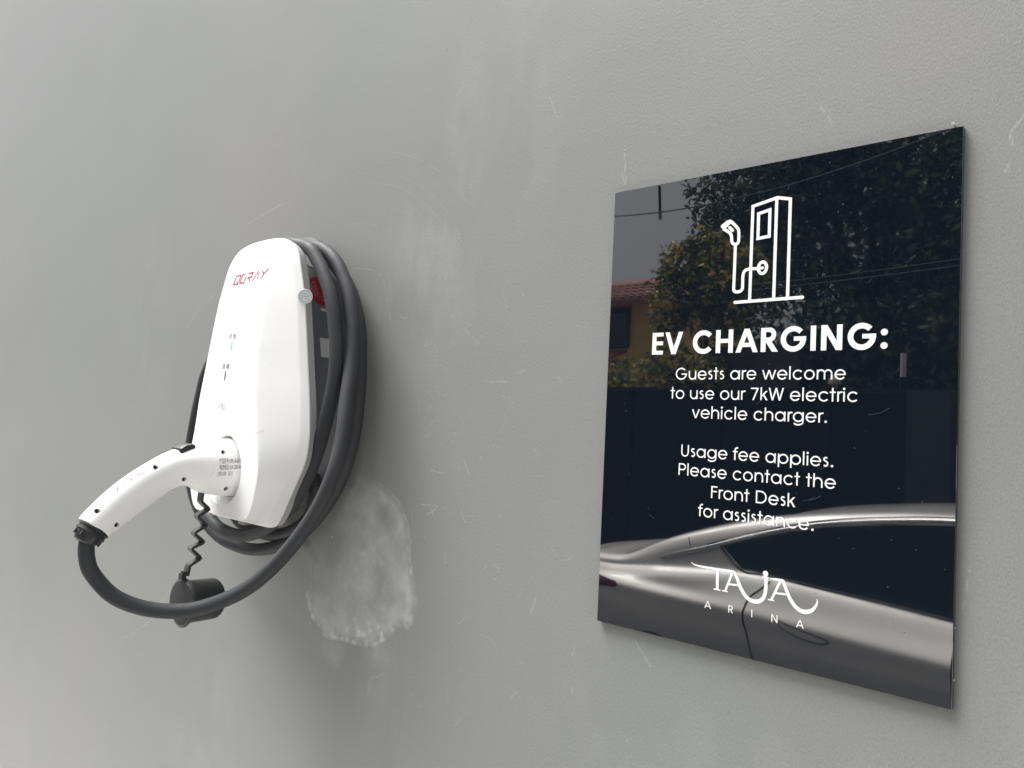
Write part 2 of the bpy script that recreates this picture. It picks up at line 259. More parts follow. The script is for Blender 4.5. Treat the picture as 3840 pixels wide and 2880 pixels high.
img2 = bpy.data.images.new('wall_blotches', IW, IH, is_data=True)
b2 = np.ones((IH, IW, 4), np.float32); b2[..., 0] = blot; b2[..., 1] = blot2; b2[..., 2] = nz3
img2.pixels.foreach_set(b2.ravel()); img2.update(); img2.pack()
del buf, b2

wm = bpy.data.materials.new('grey_wall_paint'); wm.use_nodes = True; n = wm.node_tree; L = n.links.new; b = n.nodes['Principled BSDF']
uv = n.nodes.new('ShaderNodeUVMap'); uv.uv_map = 'UVMap'
def imgnode(i):
    t = n.nodes.new('ShaderNodeTexImage'); t.image = i; t.extension = 'EXTEND'; t.interpolation = 'Linear'; L(uv.outputs[0], t.inputs[0])
    s = n.nodes.new('ShaderNodeSeparateColor'); L(t.outputs[0], s.inputs[0]); return s
s1 = imgnode(img); s2_ = imgnode(img2)
def mixc(fac, a, bcol, mode='MIX'):
    m = n.nodes.new('ShaderNodeMix'); m.data_type = 'RGBA'; m.blend_type = mode
    if isinstance(fac, float): m.inputs[0].default_value = fac
    else: L(fac, m.inputs[0])
    for k, v in ((6, a), (7, bcol)):
        if isinstance(v, tuple): m.inputs[k].default_value = (*v, 1)
        else: L(v, m.inputs[k])
    return m.outputs[2]
def mrange(src, a, b_, c, d):
    m = n.nodes.new('ShaderNodeMapRange'); L(src, m.inputs[0])
    for i, v in enumerate((a, b_, c, d)): m.inputs[i+1].default_value = v
    return m.outputs[0]
c = mixc(mrange(s2_.outputs[0], .35, .65, 0, 1), (.234, .243, .236), (.254, .252, .249))
c = mixc(mrange(s2_.outputs[1], .5, .72, 0, .8), c, (.231, .245, .234))
c = mixc(mrange(s1.outputs[1], 0, 1, 0, .8), c, (.100, .097, .093))
c = mixc(mrange(s1.outputs[0], 0, 1, 0, .9), c, (.58, .60, .585))
tc = n.nodes.new('ShaderNodeTexCoord'); mp = n.nodes.new('ShaderNodeMapping'); mp.inputs['Scale'].default_value = (1, 1, .45)
L(tc.outputs['Object'], mp.inputs[0])
t1 = n.nodes.new('ShaderNodeTexNoise'); t1.inputs['Scale'].default_value = 850; t1.inputs['Detail'].default_value = 3; L(mp.outputs[0], t1.inputs['Vector'])
t2 = n.nodes.new('ShaderNodeTexNoise'); t2.inputs['Scale'].default_value = 40; t2.inputs['Detail'].default_value = 4; L(mp.outputs[0], t2.inputs['Vector'])
c = mixc(1.0, c, mrange(t1.outputs[0], .3, .7, .925, 1.075), 'MULTIPLY')
L(c, b.inputs['Base Color'])
b.inputs['Roughness'].default_value = .46; b.inputs['IOR'].default_value = 1.5
ad = n.nodes.new('ShaderNodeMath'); ad.operation = 'MULTIPLY_ADD'; L(t2.outputs[0], ad.inputs[0]); ad.inputs[1].default_value = .08; L(t1.outputs[0], ad.inputs[2])
t3 = n.nodes.new('ShaderNodeTexNoise'); t3.inputs['Scale'].default_value = 5.5; t3.inputs['Detail'].default_value = .6; L(tc.outputs['Object'], t3.inputs['Vector'])
ad0 = n.nodes.new('ShaderNodeMath'); ad0.operation = 'MULTIPLY_ADD'; L(t3.outputs[0], ad0.inputs[0]); ad0.inputs[1].default_value = 6.0; L(ad.outputs[0], ad0.inputs[2]); ad = ad0
ad2 = n.nodes.new('ShaderNodeMath'); ad2.operation = 'MULTIPLY_ADD'; L(s1.outputs[2], ad2.inputs[0]); ad2.inputs[1].default_value = 6.0; L(ad.outputs[0], ad2.inputs[2])
bp = n.nodes.new('ShaderNodeBump'); bp.inputs['Strength'].default_value = .36; bp.inputs['Distance'].default_value = .0006
L(ad2.outputs[0], bp.inputs['Height']); L(bp.outputs[0], b.inputs['Normal'])
WALLM = wm
xa, xb, za, zb = -14.0, 3.2, 0.0, 4.6
V = [(xa,0,za),(xb,0,za),(xb,0,zb),(xa,0,zb),(xa,.22,za),(xb,.22,za),(xb,.22,zb),(xa,.22,zb)]
wall = mesh_obj('wall', V, [(0,1,2,3),(5,4,7,6),(4,0,3,7),(1,5,6,2),(3,2,6,7),(4,5,1,0)], wm)
ul = wall.data.uv_layers.new(name='UVMap')
for lp in wall.data.loops:
    co = wall.data.vertices[lp.vertex_index].co; ul.data[lp.index].uv = ((co.x-WX0)/(WX1-WX0), (co.z-WZ0)/(WZ1-WZ0))
tag(wall, 'grey painted rendered wall with faint scratches, scuffs and a pale patch', 'wall', kind='structure')
# ------------------------------------------------------------------ sign
SX, SZT, SZB = 0.300, 1.97910, 1.56585
SIGN_BLACK = material('black_acrylic', (.0045,.0075,.0125), rough=.008, ior=1.97, rnoise=(14, .022))
WHITE_V = material('white_vinyl', (.86,.86,.85), rough=.45)
mb = MB()
def rbox(x0, x1, z0, z1, yb, yf, bv):
    rings = []
    for y, i in ((yb, 0), (yf+bv, 0), (yf, bv)):
        rings.append([(x0+i, y, z0+i), (x1-i, y, z0+i), (x1-i, y, z1-i), (x0+i, y, z1-i)])
    return rings
mb.loft(rbox(0, SX, SZB, SZT, 0.0002, -.005, .00018))
sign = thing('sign', (SX/2, 0, SZB), 'glossy black EV CHARGING notice with white lettering fixed to the grey wall', 'sign')
panel = fix_normals(mb.build('panel', SIGN_BLACK))
ch = MB()   # chipped sealant crumbs and grime along the lower edge
for i in range(46):
    x = random.uniform(.002, .297); r = random.uniform(.0003, .0011)
    ch.add([(x-r*2, -.0035, SZB-.0002), (x+r*2, -.003, SZB-.0003), (x+r, -.001, SZB-r*1.1), (x-r, -.001, SZB-r*.8), (x, -.0005, SZB+.0001)], [(0,1,2,3),(0,4,1),(1,4,2),(2,4,3),(3,4,0)])
for i in range(2):
    z = random.uniform(SZB, SZB+.06) if i % 2 else random.uniform(1.6, 1.95); r = random.uniform(.0003, .0006)
    ch.add([(SX+.0002, -.003, z-r), (SX+.0002+r, -.0005, z), (SX+.0002, -.002, z+r*1.6), (SX+.0001, -.0001, z+r)], [(0,1,2),(0,2,3),(1,3,2)])
crumbs = ch.build('sealant_crumbs', material('dried_sealant', (.55,.56,.55), .8)); tag(crumbs, kind='stuff')

YL = [-.00525]
class Ink:
    """flat print: polygons in the sign plane, each laid a hair above the one before so none coincide"""
    def __init__(s, y=-.00525, step=-.0000012): s.V = []; s.F = []; s.y = y; s.step = step
    def poly(s, pts):
        b = len(s.V); y = s.y; s.y += s.step
        s.V += [(p[0], y, p[1]) for p in pts]
        s.F += [tuple(b+i for i in t) for t in tessellate_polygon([[Vector((p[0], p[1], 0)) for p in pts]])]
    def strip(s, L_, R__):
        b = len(s.V); y = s.y; s.y += s.step; n = len(L_)
        for a, c in zip(L_, R__): s.V += [(a[0], y, a[1]), (c[0], y, c[1])]
        s.F += [(b+2*i, b+2*i+1, b+2*i+3, b+2*i+2) for i in range(n-1)]
    def stroke(s, pts, w_, rnd=True):
        n = len(pts); W = w_ if isinstance(w_, (list, tuple)) else [w_]*n; Ls = []; Rs = []; cl = (abs(pts[0][0]-pts[-1][0]) + abs(pts[0][1]-pts[-1][1])) < 1e-7
        for i in range(n):
            p = pts[i]; a = pts[i-1] if i else (pts[-2] if cl else None); c = pts[i+1] if i < n-1 else (pts[1] if cl else None)
            def nrm(u, v): d = math.hypot(v[0]-u[0], v[1]-u[1]) or 1e-9; return (-(v[1]-u[1])/d, (v[0]-u[0])/d)
            if a is None: m = nrm(p, c); k = 1
            elif c is None: m = nrm(a, p); k = 1
            else:
                n1, n2 = nrm(a, p), nrm(p, c); m = (n1[0]+n2[0], n1[1]+n2[1]); d = math.hypot(*m) or 1e-9; m = (m[0]/d, m[1]/d); k = min(1/max(m[0]*n1[0]+m[1]*n1[1], .3), 1.6)
            h = W[i]/2*k; Ls.append((p[0]+m[0]*h, p[1]+m[1]*h)); Rs.append((p[0]-m[0]*h, p[1]-m[1]*h))
        s.strip(Ls, Rs)
        if rnd and not cl:
            for p, q, ww in ((pts[0], pts[1], W[0]), (pts[-1], pts[-2], W[-1])):
                a = math.atan2(p[1]-q[1], p[0]-q[0])
                s.poly([(p[0]+math.cos(a+t)*ww/2, p[1]+math.sin(a+t)*ww/2) for t in np.linspace(-math.pi/2, math.pi/2, 7)])
    def build(s, name, mat, parent=None):
        return mesh_obj(name, s.V, s.F, mat, parent)
def glyph(ch_, s, hs_):
    """one letter of a geometric sans: list of primitives in 1/1000 em; s = stem, hs_ = bar thickness"""
    P = []; rect = lambda a, b_, c_, d: P.append(('p', [(a, b_), (c_, b_), (c_, d), (a, d)]))
    slab = lambda x0, y0, x1, y1, w_: P.append(('p', [(x0-w_/2, y0), (x0+w_/2, y0), (x1+w_/2, y1), (x1-w_/2, y1)]))
    def arc(cx, cy, rx, ry, a0, a1, k=None):
        k = k or s; nn = max(4, int(abs(a1-a0)/9)); P.append(('a', [(cx+math.cos(R_(a0+(a1-a0)*i/nn))*rx, cy+math.sin(R_(a0+(a1-a0)*i/nn))*ry) for i in range(nn+1)], k))
    disc = lambda x, y, r: P.append(('p', [(x+math.cos(t)*r, y+math.sin(t)*r) for t in np.linspace(0, 6.283, 17)[:-1]]))
    C = 718; ro = 283-s/2; h = s/2
    if ch_ == 'o': arc(327, 268, ro, ro, 0, 360); adv = 655
    elif ch_ == 'a': arc(325, 268, ro, ro, 0, 360); rect(540, 0, 540+s, 540); adv = 683
    elif ch_ == 'p': rect(58, -200, 58+s, 540); arc(357, 268, ro, ro, 0, 360); adv = 682
    elif ch_ == 'g': arc(325, 268, ro, ro, 0, 360); rect(540, 0, 540+s, 540); arc(327, -5, 213+h, 163, 0, -152); adv = 683
    elif ch_ == 'c': arc(335, 268, ro, ro, 40, 320); adv = 620
    elif ch_ == 'e': arc(325, 268, ro, ro, 2, 325); rect(85, 232, 600, 232+hs_*.95); adv = 650
    elif ch_ == 's': arc(195, 405, 88, 92, 35, 262); arc(190, 170, 105, 128, 92, -140); adv = 388
    elif ch_ == 'u': rect(58, 230, 58+s, 540); arc(304, 240, 246-h, 254-h, 180, 360); rect(550-s, 0, 550, 540); adv = 608
    elif ch_ == 'n': rect(58, 0, 58+s, 540); arc(304, 300, 246-h, 254-h, 0, 180); rect(550-s, 0, 550, 300); adv = 608
    elif ch_ == 'h': rect(58, 0, 58+s, 750); arc(304, 300, 246-h, 254-h, 0, 180); rect(550-s, 0, 550, 300); adv = 608
    elif ch_ == 'm':
        rect(58, 0, 58+s, 540); rect(423, 0, 423+s, 300); rect(788, 0, 788+s, 300)
        for cx in (240.5+h, 605.5+h): arc(cx, 320, 182.5, 234-h, 0, 180)
        adv = 934
    elif ch_ == 'r': rect(58, 0, 58+s, 540); arc(262, 330, 204-h, 224-h, 180, 72); adv = 301
    elif ch_ == 't': rect(122, 0, 122+s, 735); rect(18, 462, 316, 462+hs_); adv = 339
    elif ch_ == 'f': rect(103, 0, 103+s, 590); arc(275, 590, 172-h, 172-h, 180, 70); rect(12, 462, 300, 462+hs_); adv = 314
    elif ch_ == 'i': rect(56, 0, 56+s, 540); disc(56+h, 688, 62); adv = 204
    elif ch_ == 'l': rect(56, 0, 56+s, 750); adv = 204
    elif ch_ == 'k': rect(58, 0, 58+s, 750); slab(130, 225, 410, 540, s*1.35); slab(215, 345, 425, 0, s*1.3); adv = 502
    elif ch_ == 'v': slab(65, 540, 277, 0, s*1.06); slab(489, 540, 277, 0, s*1.06); adv = 554
    elif ch_ == 'w':
        for a in ((58, 540, 228, 0), (228, 0, 415, 540), (415, 540, 602, 0), (602, 0, 772, 540)): slab(*a, s*1.03)
        adv = 831
    elif ch_ == '.': disc(138, 58, 66); adv = 277
    elif ch_ == ':': disc(150, 92, 92); disc(150, 455, 92); adv = 300
    elif ch_ == '7': rect(45, C-hs_, 500, C); slab(455, C-hs_*.6, 190, 0, s*1.12); adv = 554
    elif ch_ == 'W':
        for a in ((58, C, 244, 0), (244, 0, 443, C), (443, C, 642, 0), (642, 0, 828, C)): slab(*a, s*1.05)
        adv = 887
    elif ch_ == 'G': arc(440, 359, 374-h, 374-h, 42, 350); rect(455, 300, 815, 300+hs_); adv = 872
    elif ch_ == 'C': arc(440, 359, 374-h, 374-h, 40, 320); adv = 790
    elif ch_ == 'U': rect(78, 260, 78+s, C); rect(577-s, 260, 577, C); arc(327.5, 262, 249.5-h, 276-h, 180, 360); adv = 655
    elif ch_ == 'P': rect(75, 0, 75+s, C); rect(100, C-hs_, 345, C); rect(100, 300, 345, 300+hs_); arc(340, 509, 209-h, 209-hs_/2, -90, 90, (s+hs_)/2); adv = 592
    elif ch_ == 'R': rect(75, 0, 75+s, C); rect(100, C-hs_, 345, C); rect(100, 300, 345, 300+hs_); arc(340, 509, 209-h, 209-hs_/2, -90, 90, (s+hs_)/2); slab(300, 330, 520, 0, s*1.2); adv = 620
    elif ch_ == 'F': rect(75, 0, 75+s, C); rect(100, C-hs_, 455, C); rect(100, 365, 430, 365+hs_); adv = 485
    elif ch_ == 'E': rect(75, 0, 75+s, C); rect(100, C-hs_, 490, C); rect(100, 305, 480, 305+hs_); rect(100, 0, 490, hs_); adv = 545
    elif ch_ == 'D': rect(75, 0, 75+s, C); rect(100, C-hs_, 335, C); rect(100, 0, 335, hs_); arc(330, 359, 359-h, 359-hs_/2, -90, 90, (s+hs_)/2); adv = 744
    elif ch_ == 'H': rect(75, 0, 75+s, C); rect(650-s, 0, 650, C); rect(100, 310, 620, 310+hs_); adv = 725
    elif ch_ == 'A': slab(15+h, 0, 370, C, s*1.04); slab(725-h, 0, 370, C, s*1.04); rect(170, 165, 570, 165+hs_); adv = 740
    elif ch_ == 'V': slab(15+h, C, 340, 0, s*1.04); slab(665-h, C, 340, 0, s*1.04); adv = 680
    elif ch_ == 'I': rect(70, 0, 70+s, C); adv = 140+s
    elif ch_ == 'N': rect(75, 0, 75+s, C); rect(665-s, 0, 665, C); slab(75+h*1.1, C, 665-h*1.1, 0, s*1.12); adv = 740
    else: adv = 277
    return P, adv
def typeset(ink, text, x0, x1, z, cap, s, hs_, xadj=1):
    items = []; pen = 0; lo = 1e9; hi = -1e9
    for ch_ in text:
        P, adv = glyph(ch_, s, hs_)
        for q in P:
            xs = [pen+p[0] for p in q[1]]; e = q[2]/2 if q[0] == 'a' else 0; lo = min(lo, min(xs)-e*.9); hi = max(hi, max(xs)+e*.9)
        items.append((pen, P)); pen += adv
    kx = (x1-x0)/(hi-lo); kz = cap/718
    for pen, P in items:
        for q in P:
            pts = [(x0+(pen+p[0]-lo)*kx, z+p[1]*kz) for p in q[1]]
            if q[0] == 'p': ink.poly(pts)
            else: ink.stroke(pts, q[2]*(kx+kz)/2, rnd=False)
    return kx, kz
parts = [panel, crumbs]
def line(text, key, cap, s, hs_):
    a = LINES[key]; ink = Ink(); print(text, typeset(ink, text, a[0], a[2], (a[1]+a[3])/2, cap, s, hs_))
    o = ink.build('lettering', WHITE_V); parts.append(o)
line('EV CHARGING:', 'title', .0202, 154, 126)
line('Guests are welcome', 'l1', .01035, 81, 76); line('to use our 7kW electric', 'l2', .01035, 81, 76); line('vehicle charger.', 'l3', .01035, 81, 76)
line('Usage fee applies.', 'l4', .01035, 81, 76); line('Please contact the', 'l5', .01035, 81, 76); line('Front Desk', 'l6', .01035, 81, 76); line('for assistance.', 'l7', .01035, 81, 76)
ik = Ink(); SWd = .0027
for k in ('frame', 'mid', 'screen', 'base'): ik.stroke(ICON[k], SWd)
def smooth2(P, per=5): return [(q.x, q.z) for q in crom([(a, 0, b_) for a, b_ in P], per)]
ik.stroke(ICON['cable'][:2], SWd); ik.stroke(smooth2(ICON['cable'][1:12]), SWd); ik.stroke(ICON['cable'][11:], SWd*.95)
rg = ICON['ring']; cx = sum(p[0] for p in rg[:-1])/8; cz = sum(p[1] for p in rg[:-1])/8
ik.stroke([(cx+math.cos(t)*.0036, cz+math.sin(t)*.0049) for t in np.linspace(0, 2*math.pi, 25)], SWd)
ik.stroke(smooth2(ICON['gun'], 4)+[ICON['gun'][0]], SWd); ik.stroke(ICON['nozzle'], SWd*1.3); ik.stroke(ICON['nozzle2'], SWd*1.2); ik.stroke(ICON['btn'], SWd*1.05)
o = ik.build('charger_pictogram', WHITE_V); parts.append(o)
lg = Ink()
for L_ in LOGO:
    pts = [(p[0], p[1]) for p in L_]; ws = [p[2]*1.1 for p in L_]
    if len(L_) > 2:
        q = crom([(a, w_*1.1, b_) for a, b_, w_ in L_], 5); pts = [(v.x, v.z) for v in q]; ws = [v.y for v in q]
    lg.stroke(pts, ws, rnd=len(L_) > 2)
x, z, r = LOGODOT; lg.poly([(x+math.cos(t)*r, z+math.sin(t)*r) for t in np.linspace(0, 6.283, 21)[:-1]])
parts.append(lg.build('logo', WHITE_V))
ar = Ink()
for c_, x, z in ARINA:
    P, adv = glyph(c_, 95, 88); k = .0062/718; cxm = adv/2
    for q in P:
        pts = [(x+(p[0]-cxm)*k, z+p[1]*k) for p in q[1]]
        ar.poly(pts) if q[0] == 'p' else ar.stroke(pts, q[2]*k, rnd=False)
parts.append(ar.build('lettering', WHITE_V))
fl = Ink(y=-.00520)   # dust specks and hairline scratches on the gloss
for i in range(90):
    x, z = random.uniform(.003, .297), random.uniform(1.568, 1.977); r = random.uniform(.00012, .0004)
    fl.poly([(x-r, z-r*.5), (x+r, z-r), (x+r*.8, z+r), (x-r*.6, z+r*1.2)])
for i in range(16):
    x, z = random.uniform(.01, .28), random.uniform(1.58, 1.95); a = random.uniform(-.9, .9); l = random.uniform(.003, .016)
    fl.stroke([(x, z), (x+l*.5*math.cos(a), z+l*.5*math.sin(a)+.0004), (x+l*math.cos(a+.2), z+l*math.sin(a+.2))], .00016, rnd=False)
fm_ = material('dust_on_gloss', (.11,.115,.11), .8); o = fl.build('dust_specks', fm_); tag(o, kind='stuff'); parts.append(o)
adopt(sign, *parts)
nx, nz_ = NAIL
nb = MB().tube([(nx, .0, nz_), (nx, -.005, nz_-.0004)], .0006, 10); nb.tube([(nx, -.0052, nz_-.0004), (nx, -.0057, nz_-.00045)], [.0012, .0009], 12)
nl = auto_smooth(nb.build('nail', material('bright_nail', (.85,.85,.84), .25, metal=.6)))
tag(nl, 'small shiny nail head in the wall just above the upper corner of the black notice', 'nail')
# ------------------------------------------------------------------ wall charger
from mathutils.bvhtree import BVHTree
WHITE_P = material('white_plastic', (.90,.90,.89), rough=.30, spec=.5, bump=(900, .04, .0002))
WHITE_G = material('white_gun_plastic', (.88,.87,.86), rough=.38, bump=(1200, .06, .0002))
GREY_B = material('grey_band_plastic', (.36,.352,.343), rough=.5, bump=(1200, .1, .0002))
DARK_C = material('charcoal_case', (.155,.160,.168), rough=.48, bump=(1400, .12, .0002))
RUB = material('black_cable_rubber', (.040,.042,.046), rough=.58, spec=.35, rnoise=(60, .12), noise=(30, .12), bump=(900, .08, .0002))
BLK = material('black_plastic', (.024,.025,.026), rough=.45, bump=(1500, .1, .0002))
REDP = material('red_print', (.42,.015,.05), rough=.5)
GRYP = material('grey_print', (.06,.06,.065), rough=.6)
XG = -.519
def xc(z): return -.515 + (z-1.78)*.044
def yf(z): return float(np.interp(z, [1.60,1.70,1.78,1.83,1.90,1.94,1.975], [-.1150,-.1175,-.1170,-.1145,-.1065,-.1010,-.0955]))
def resamp(P, n):
    P = [(q.x, q.z) for q in crom([(a, 0, b) for a, b in P], 6)]
    d = [0]
    for a, b in zip(P[:-1], P[1:]): d.append(d[-1]+math.hypot(b[0]-a[0], b[1]-a[1]))
    t = np.linspace(0, d[-1], n); return list(zip(np.interp(t, d, [p[0] for p in P]), np.interp(t, d, [p[1] for p in P])))
RIM = [(0,1.9765),(.03,1.9755),(.055,1.971),(.072,1.962),(.0835,1.95),(.092,1.93),(.103,1.90),(.111,1.87),(.118,1.84),(.127,1.80),(.136,1.76),(.1412,1.725),(.1400,1.70),(.134,1.682),(.127,1.67),(.109,1.64),(.099,1.622),(.088,1.608),(.078,1.603),(.05,1.602),(0,1.602)]
INN = [(0,1.972),(.03,1.971),(.052,1.9665),(.067,1.957),(.078,1.945),(.0865,1.926),(.0975,1.898),(.1055,1.868),(.1125,1.838),(.121,1.80),(.1295,1.762),(.1335,1.724),(.1315,1.704),(.1245,1.686),(.1155,1.670),(.097,1.641),(.086,1.624),(.077,1.612),(.068,1.608),(.04,1.6075),(0,1.6075)]
RDG = [(0,1.9625),(.025,1.962),(.040,1.957),(.0485,1.945),(.054,1.927),(.0565,1.90),(.0575,1.87),(.0590,1.83),(.063,1.80),(.068,1.775),(.075,1.745),(.082,1.715),(.087,1.69),(.088,1.67),(.083,1.645),(.077,1.628),(.070,1.617),(.060,1.6125),(.045,1.612),(.02,1.612),(0,1.612)]
N = 72
rim, inn_, rdg = resamp(RIM, N), resamp(INN, N), resamp(RDG, N)
def ring(half, yfun, k=1.0, zc=1.78):
    H = [(a*k, zc+(z-zc)*k) for a, z in half]
    R1 = [(xc(z)+a, yfun(z), z) for a, z in H]; L1 = [(xc(z)-a, yfun(z), z) for a, z in H[1:-1]]
    return R1 + L1[::-1]
def mixh(A, B, t): return [(a[0]*(1-t)+b_[0]*t, a[1]*(1-t)+b_[1]*t) for a, b_ in zip(A, B)]
cy = lambda v: (lambda z: v)
yi = lambda z: -.0915
mixy = lambda t: (lambda z: -.0915*(1-t) + yf(z)*t)
rings = [ring(mixh(rim, inn_, .25), cy(-.0830)), ring(rim, cy(-.0832)), ring(rim, cy(-.0850)), ring(mixh(rim, inn_, .35), cy(-.0868)), ring(mixh(rim, inn_, .9), lambda z: -.0907),
         ring(mixh(inn_, rdg, .04), mixy(.03)), ring(mixh(inn_, rdg, .5), mixy(.52)), ring(mixh(inn_, rdg, .91), mixy(.93)), ring(rdg, lambda z: yf(z)-.0003)]
for k in (.955, .8, .6, .35, .12): rings.append(ring(rdg, lambda z, k=k: yf(z) - .0006 - .0006*(1-k), k, 1.78))
mb = MB().loft(rings)
cover = fix_normals(mb.build('front_cover', WHITE_P))
# recess for the plug holder
def cutter(prof, cx, cz, n=64):
    m_ = MB(); m_.loft([[(cx+math.cos(t)*r, y, cz+math.sin(t)*r) for t in np.linspace(0, 2*math.pi, n, endpoint=False)] for y, r in prof]); return fix_normals(m_.build('cutter', None))
RZ = 1.671
def boolean(o, c, op='DIFFERENCE'):
    m_ = o.modifiers.new('b', 'BOOLEAN'); m_.operation = op; m_.object = c; m_.solver = 'EXACT'; bake_mods(o); me = c.data; bpy.data.objects.remove(c); bpy.data.meshes.remove(me)
boolean(cover, cutter([(-.140, .0540), (-.1190, .0500), (-.1168, .0465), (-.1140, .0448), (-.1090, .0440), (-.1030, .0400), (-.1020, .0390)], XG+.001, RZ))
auto_smooth(cover, 28)
bevel = cover.modifiers.new('w', 'WEIGHTED_NORMAL'); bevel.keep_sharp = True; bake_mods(cover)
def inset(P, d): # shrink outline horizontally/vertically
    zm = 1.79; return [(max(a-d*min(1, a/.05), 0), z - d*math.copysign(1, z-zm)*min(1, abs(z-zm)/.15)) for a, z in P]
band = MB().loft([ring(inset(rim, .0025), cy(-.0829)), ring(inset(rim, .0012), cy(-.0818)), ring(inset(rim, .0012), cy(-.0735)), ring(inset(rim, .003), cy(-.0722)), ring(inset(rim, .010), cy(-.0721))])
band_o = auto_smooth(fix_normals(band.build('side_band', GREY_B)))
case = MB().loft([ring(inset(rim, .022), cy(-.0722)), ring(inset(rim, .022), cy(-.006)), ring(inset(rim, .030), cy(.0002))])
case_o = auto_smooth(fix_normals(case.build('rear_case', DARK_C)))
sock = MB(); n_ = 48
sock.loft([[(XG+.001+math.cos(t)*r, y, RZ+math.sin(t)*r) for t in np.linspace(0, 2*math.pi, n_, endpoint=False)] for y, r in ((-.1025,.0400),(-.1045,.0395),(-.1045,.0368),(-.1038,.0362),(-.1030,.0360),(-.1015,.0355))])
sock_o = auto_smooth(fix_normals(sock.build('plug_socket', WHITE_G)))
tabm = MB().box((-.536, -.080, 1.5965), (-.520, -.070, 1.6025)); tab_o = tabm.build('lower_latch', material('pale_grey_plastic', (.35,.35,.36), .4))
def bvh(o): me = o.data; return BVHTree.FromPolygons([v.co.copy() for v in me.vertices], [tuple(p.vertices) for p in me.polygons])
cov_b = bvh(cover)
def press(o, tree, direction, off):
    """lay a flat print onto a surface: each corner is moved along direction until it touches"""
    d = Vector(direction).normalized()
    for v in o.data.vertices:
        h = tree.ray_cast(v.co - d*.08, d)
        if h[0] is not None: v.co = h[0] - d*(off + (v.co.dot(d) % .0001)*.0)
    o.data.update(); return o
class Pen:
    """2-D print with its own frame: origin, u axis, v axis (world vectors)"""
    def __init__(s, o, u, v): s.ink = Ink(y=0, step=0); s.o, s.u, s.v = Vector(o), Vector(u), Vector(v)
    def build(s, name, mat, tree, d, off):
        V = []; F = s.ink.F; dd = Vector(d).normalized(); lay = {}
        for k, f in enumerate(F):
            for i in f: lay.setdefault(i, k)
        for i, (a, _, b) in enumerate(s.ink.V):
            p = s.o + s.u*a + s.v*b; h = tree.ray_cast(p - dd*.06, dd)
            V.append((h[0] if h[0] is not None else p) - dd*(off + lay.get(i, 0)*4e-7))
        return mesh_obj(name, V, F, mat)
def qoray(pen, h, wst):
    k = h; S = lambda pts: pen.ink.stroke([(p[0]*k + p[1]*k*.22, p[1]*k) for p in pts], wst, rnd=False)
    S([(.62,.12),(.78,.30),(.78,1),(.0,1),(.0,.0),(.55,.0)]); S([(.48,.20),(.80,-.10)])
    S([(1.74,.68),(1.74,.0),(1.09,.0),(1.09,1),(1.5,1)])
    S([(1.95,1),(2.75,1),(2.75,.5),(2.05,.5)]); S([(2.25,.5),(2.75,0)])
    S([(3.1,0),(3.55,1),(3.98,0)])
    S([(4.2,1),(4.62,.5)]); S([(5.15,1.05),(4.6,.5),(4.55,0)])
up = Vector((.047, 0, 1)).normalized(); ri = Vector((1, 0, -.047)).normalized(); ri2 = Vector((1, 0, .03)).normalized()
qp = Pen((-.5440, -.118, 1.9165), ri2*1.34, up); qoray(qp, .0115, .0018)
logo_o = qp.build('brand_lettering', REDP, cov_b, (0, 1, 0), .0003)
def han(txt, size, origin, u, v, name, mat, tree, d, off, sp=1.0):
    cu = bpy.data.curves.new('t', 'FONT'); cu.body = txt; cu.size = size; cu.space_character = sp; cu.resolution_u = 3
    o = bpy.data.objects.new('t', cu); COL.objects.link(o)
    bpy.context.view_layer.update()
    me = bpy.data.meshes.new_from_object(o.evaluated_get(bpy.context.evaluated_depsgraph_get()))
    bpy.data.objects.remove(o); dd = Vector(d).normalized(); V = []
    for q in me.vertices:
        p = Vector(origin) + Vector(u)*q.co.x + Vector(v)*q.co.y; h = tree.ray_cast(p - dd*.06, dd); V.append((h[0] if h[0] is not None else p) - dd*off)
    F = [tuple(p.vertices) for p in me.polygons]; bpy.data.meshes.remove(me); return mesh_obj(name, V, F, mat)
h1 = han('充 电', .0082, (-.5300, -.118, 1.8425), ri, up, 'lettering', GRYP, cov_b, (0, 1, 0), .0003)
h2 = han('故 障', .0082, (-.5365, -.118, 1.8025), ri, up, 'lettering', GRYP, cov_b, (0, 1, 0), .0003)
def slot(p, col):
    pen = Pen(p, ri, up); pen.ink.stroke([(0, -.0048), (0, .0048)], .0024); return pen.build('indicator_light', col, cov_b, (0, 1, 0), .0004)
led1 = slot((-.5194, -.118, 1.8320), material('green_led', (.05,.55,.18), .3, emis=((.04,.8,.22), .22))); led1['label'] = 'green lit indicator slot'
led2 = slot((-.5262, -.118, 1.7925), material('dark_led', (.03,.03,.035), .3)); led2['label'] = 'unlit dark indicator slot'
np_ = Pen((-.5276, -.118, 1.7525), ri, up); ik_ = np_.ink
for r in (.0065, .0086):
    for s_ in (0, 180): ik_.stroke([(math.cos(R_(s_+a))*r, math.sin(R_(s_+a))*r) for a in range(-38, 39, 12)], .00045)
ik_.stroke([(-.0028,.0008),(-.0012,.0060),(.0018,.0052),(.0004,.0003),(-.0028,.0008)], .0005)
ik_.stroke([(-.0008,.0024),(.0008,-.0010),(.0022,-.0052)], .0005); ik_.stroke([(.0010,.0030),(.0030,-.0002),(.0042,-.0040)], .0005); ik_.stroke([(-.0022,-.0012),(-.0012,-.0048),(.0005,-.0062)], .0004)
nfc = np_.build('card_reader_symbol', GRYP, cov_b, (0, 1, 0), .0003)
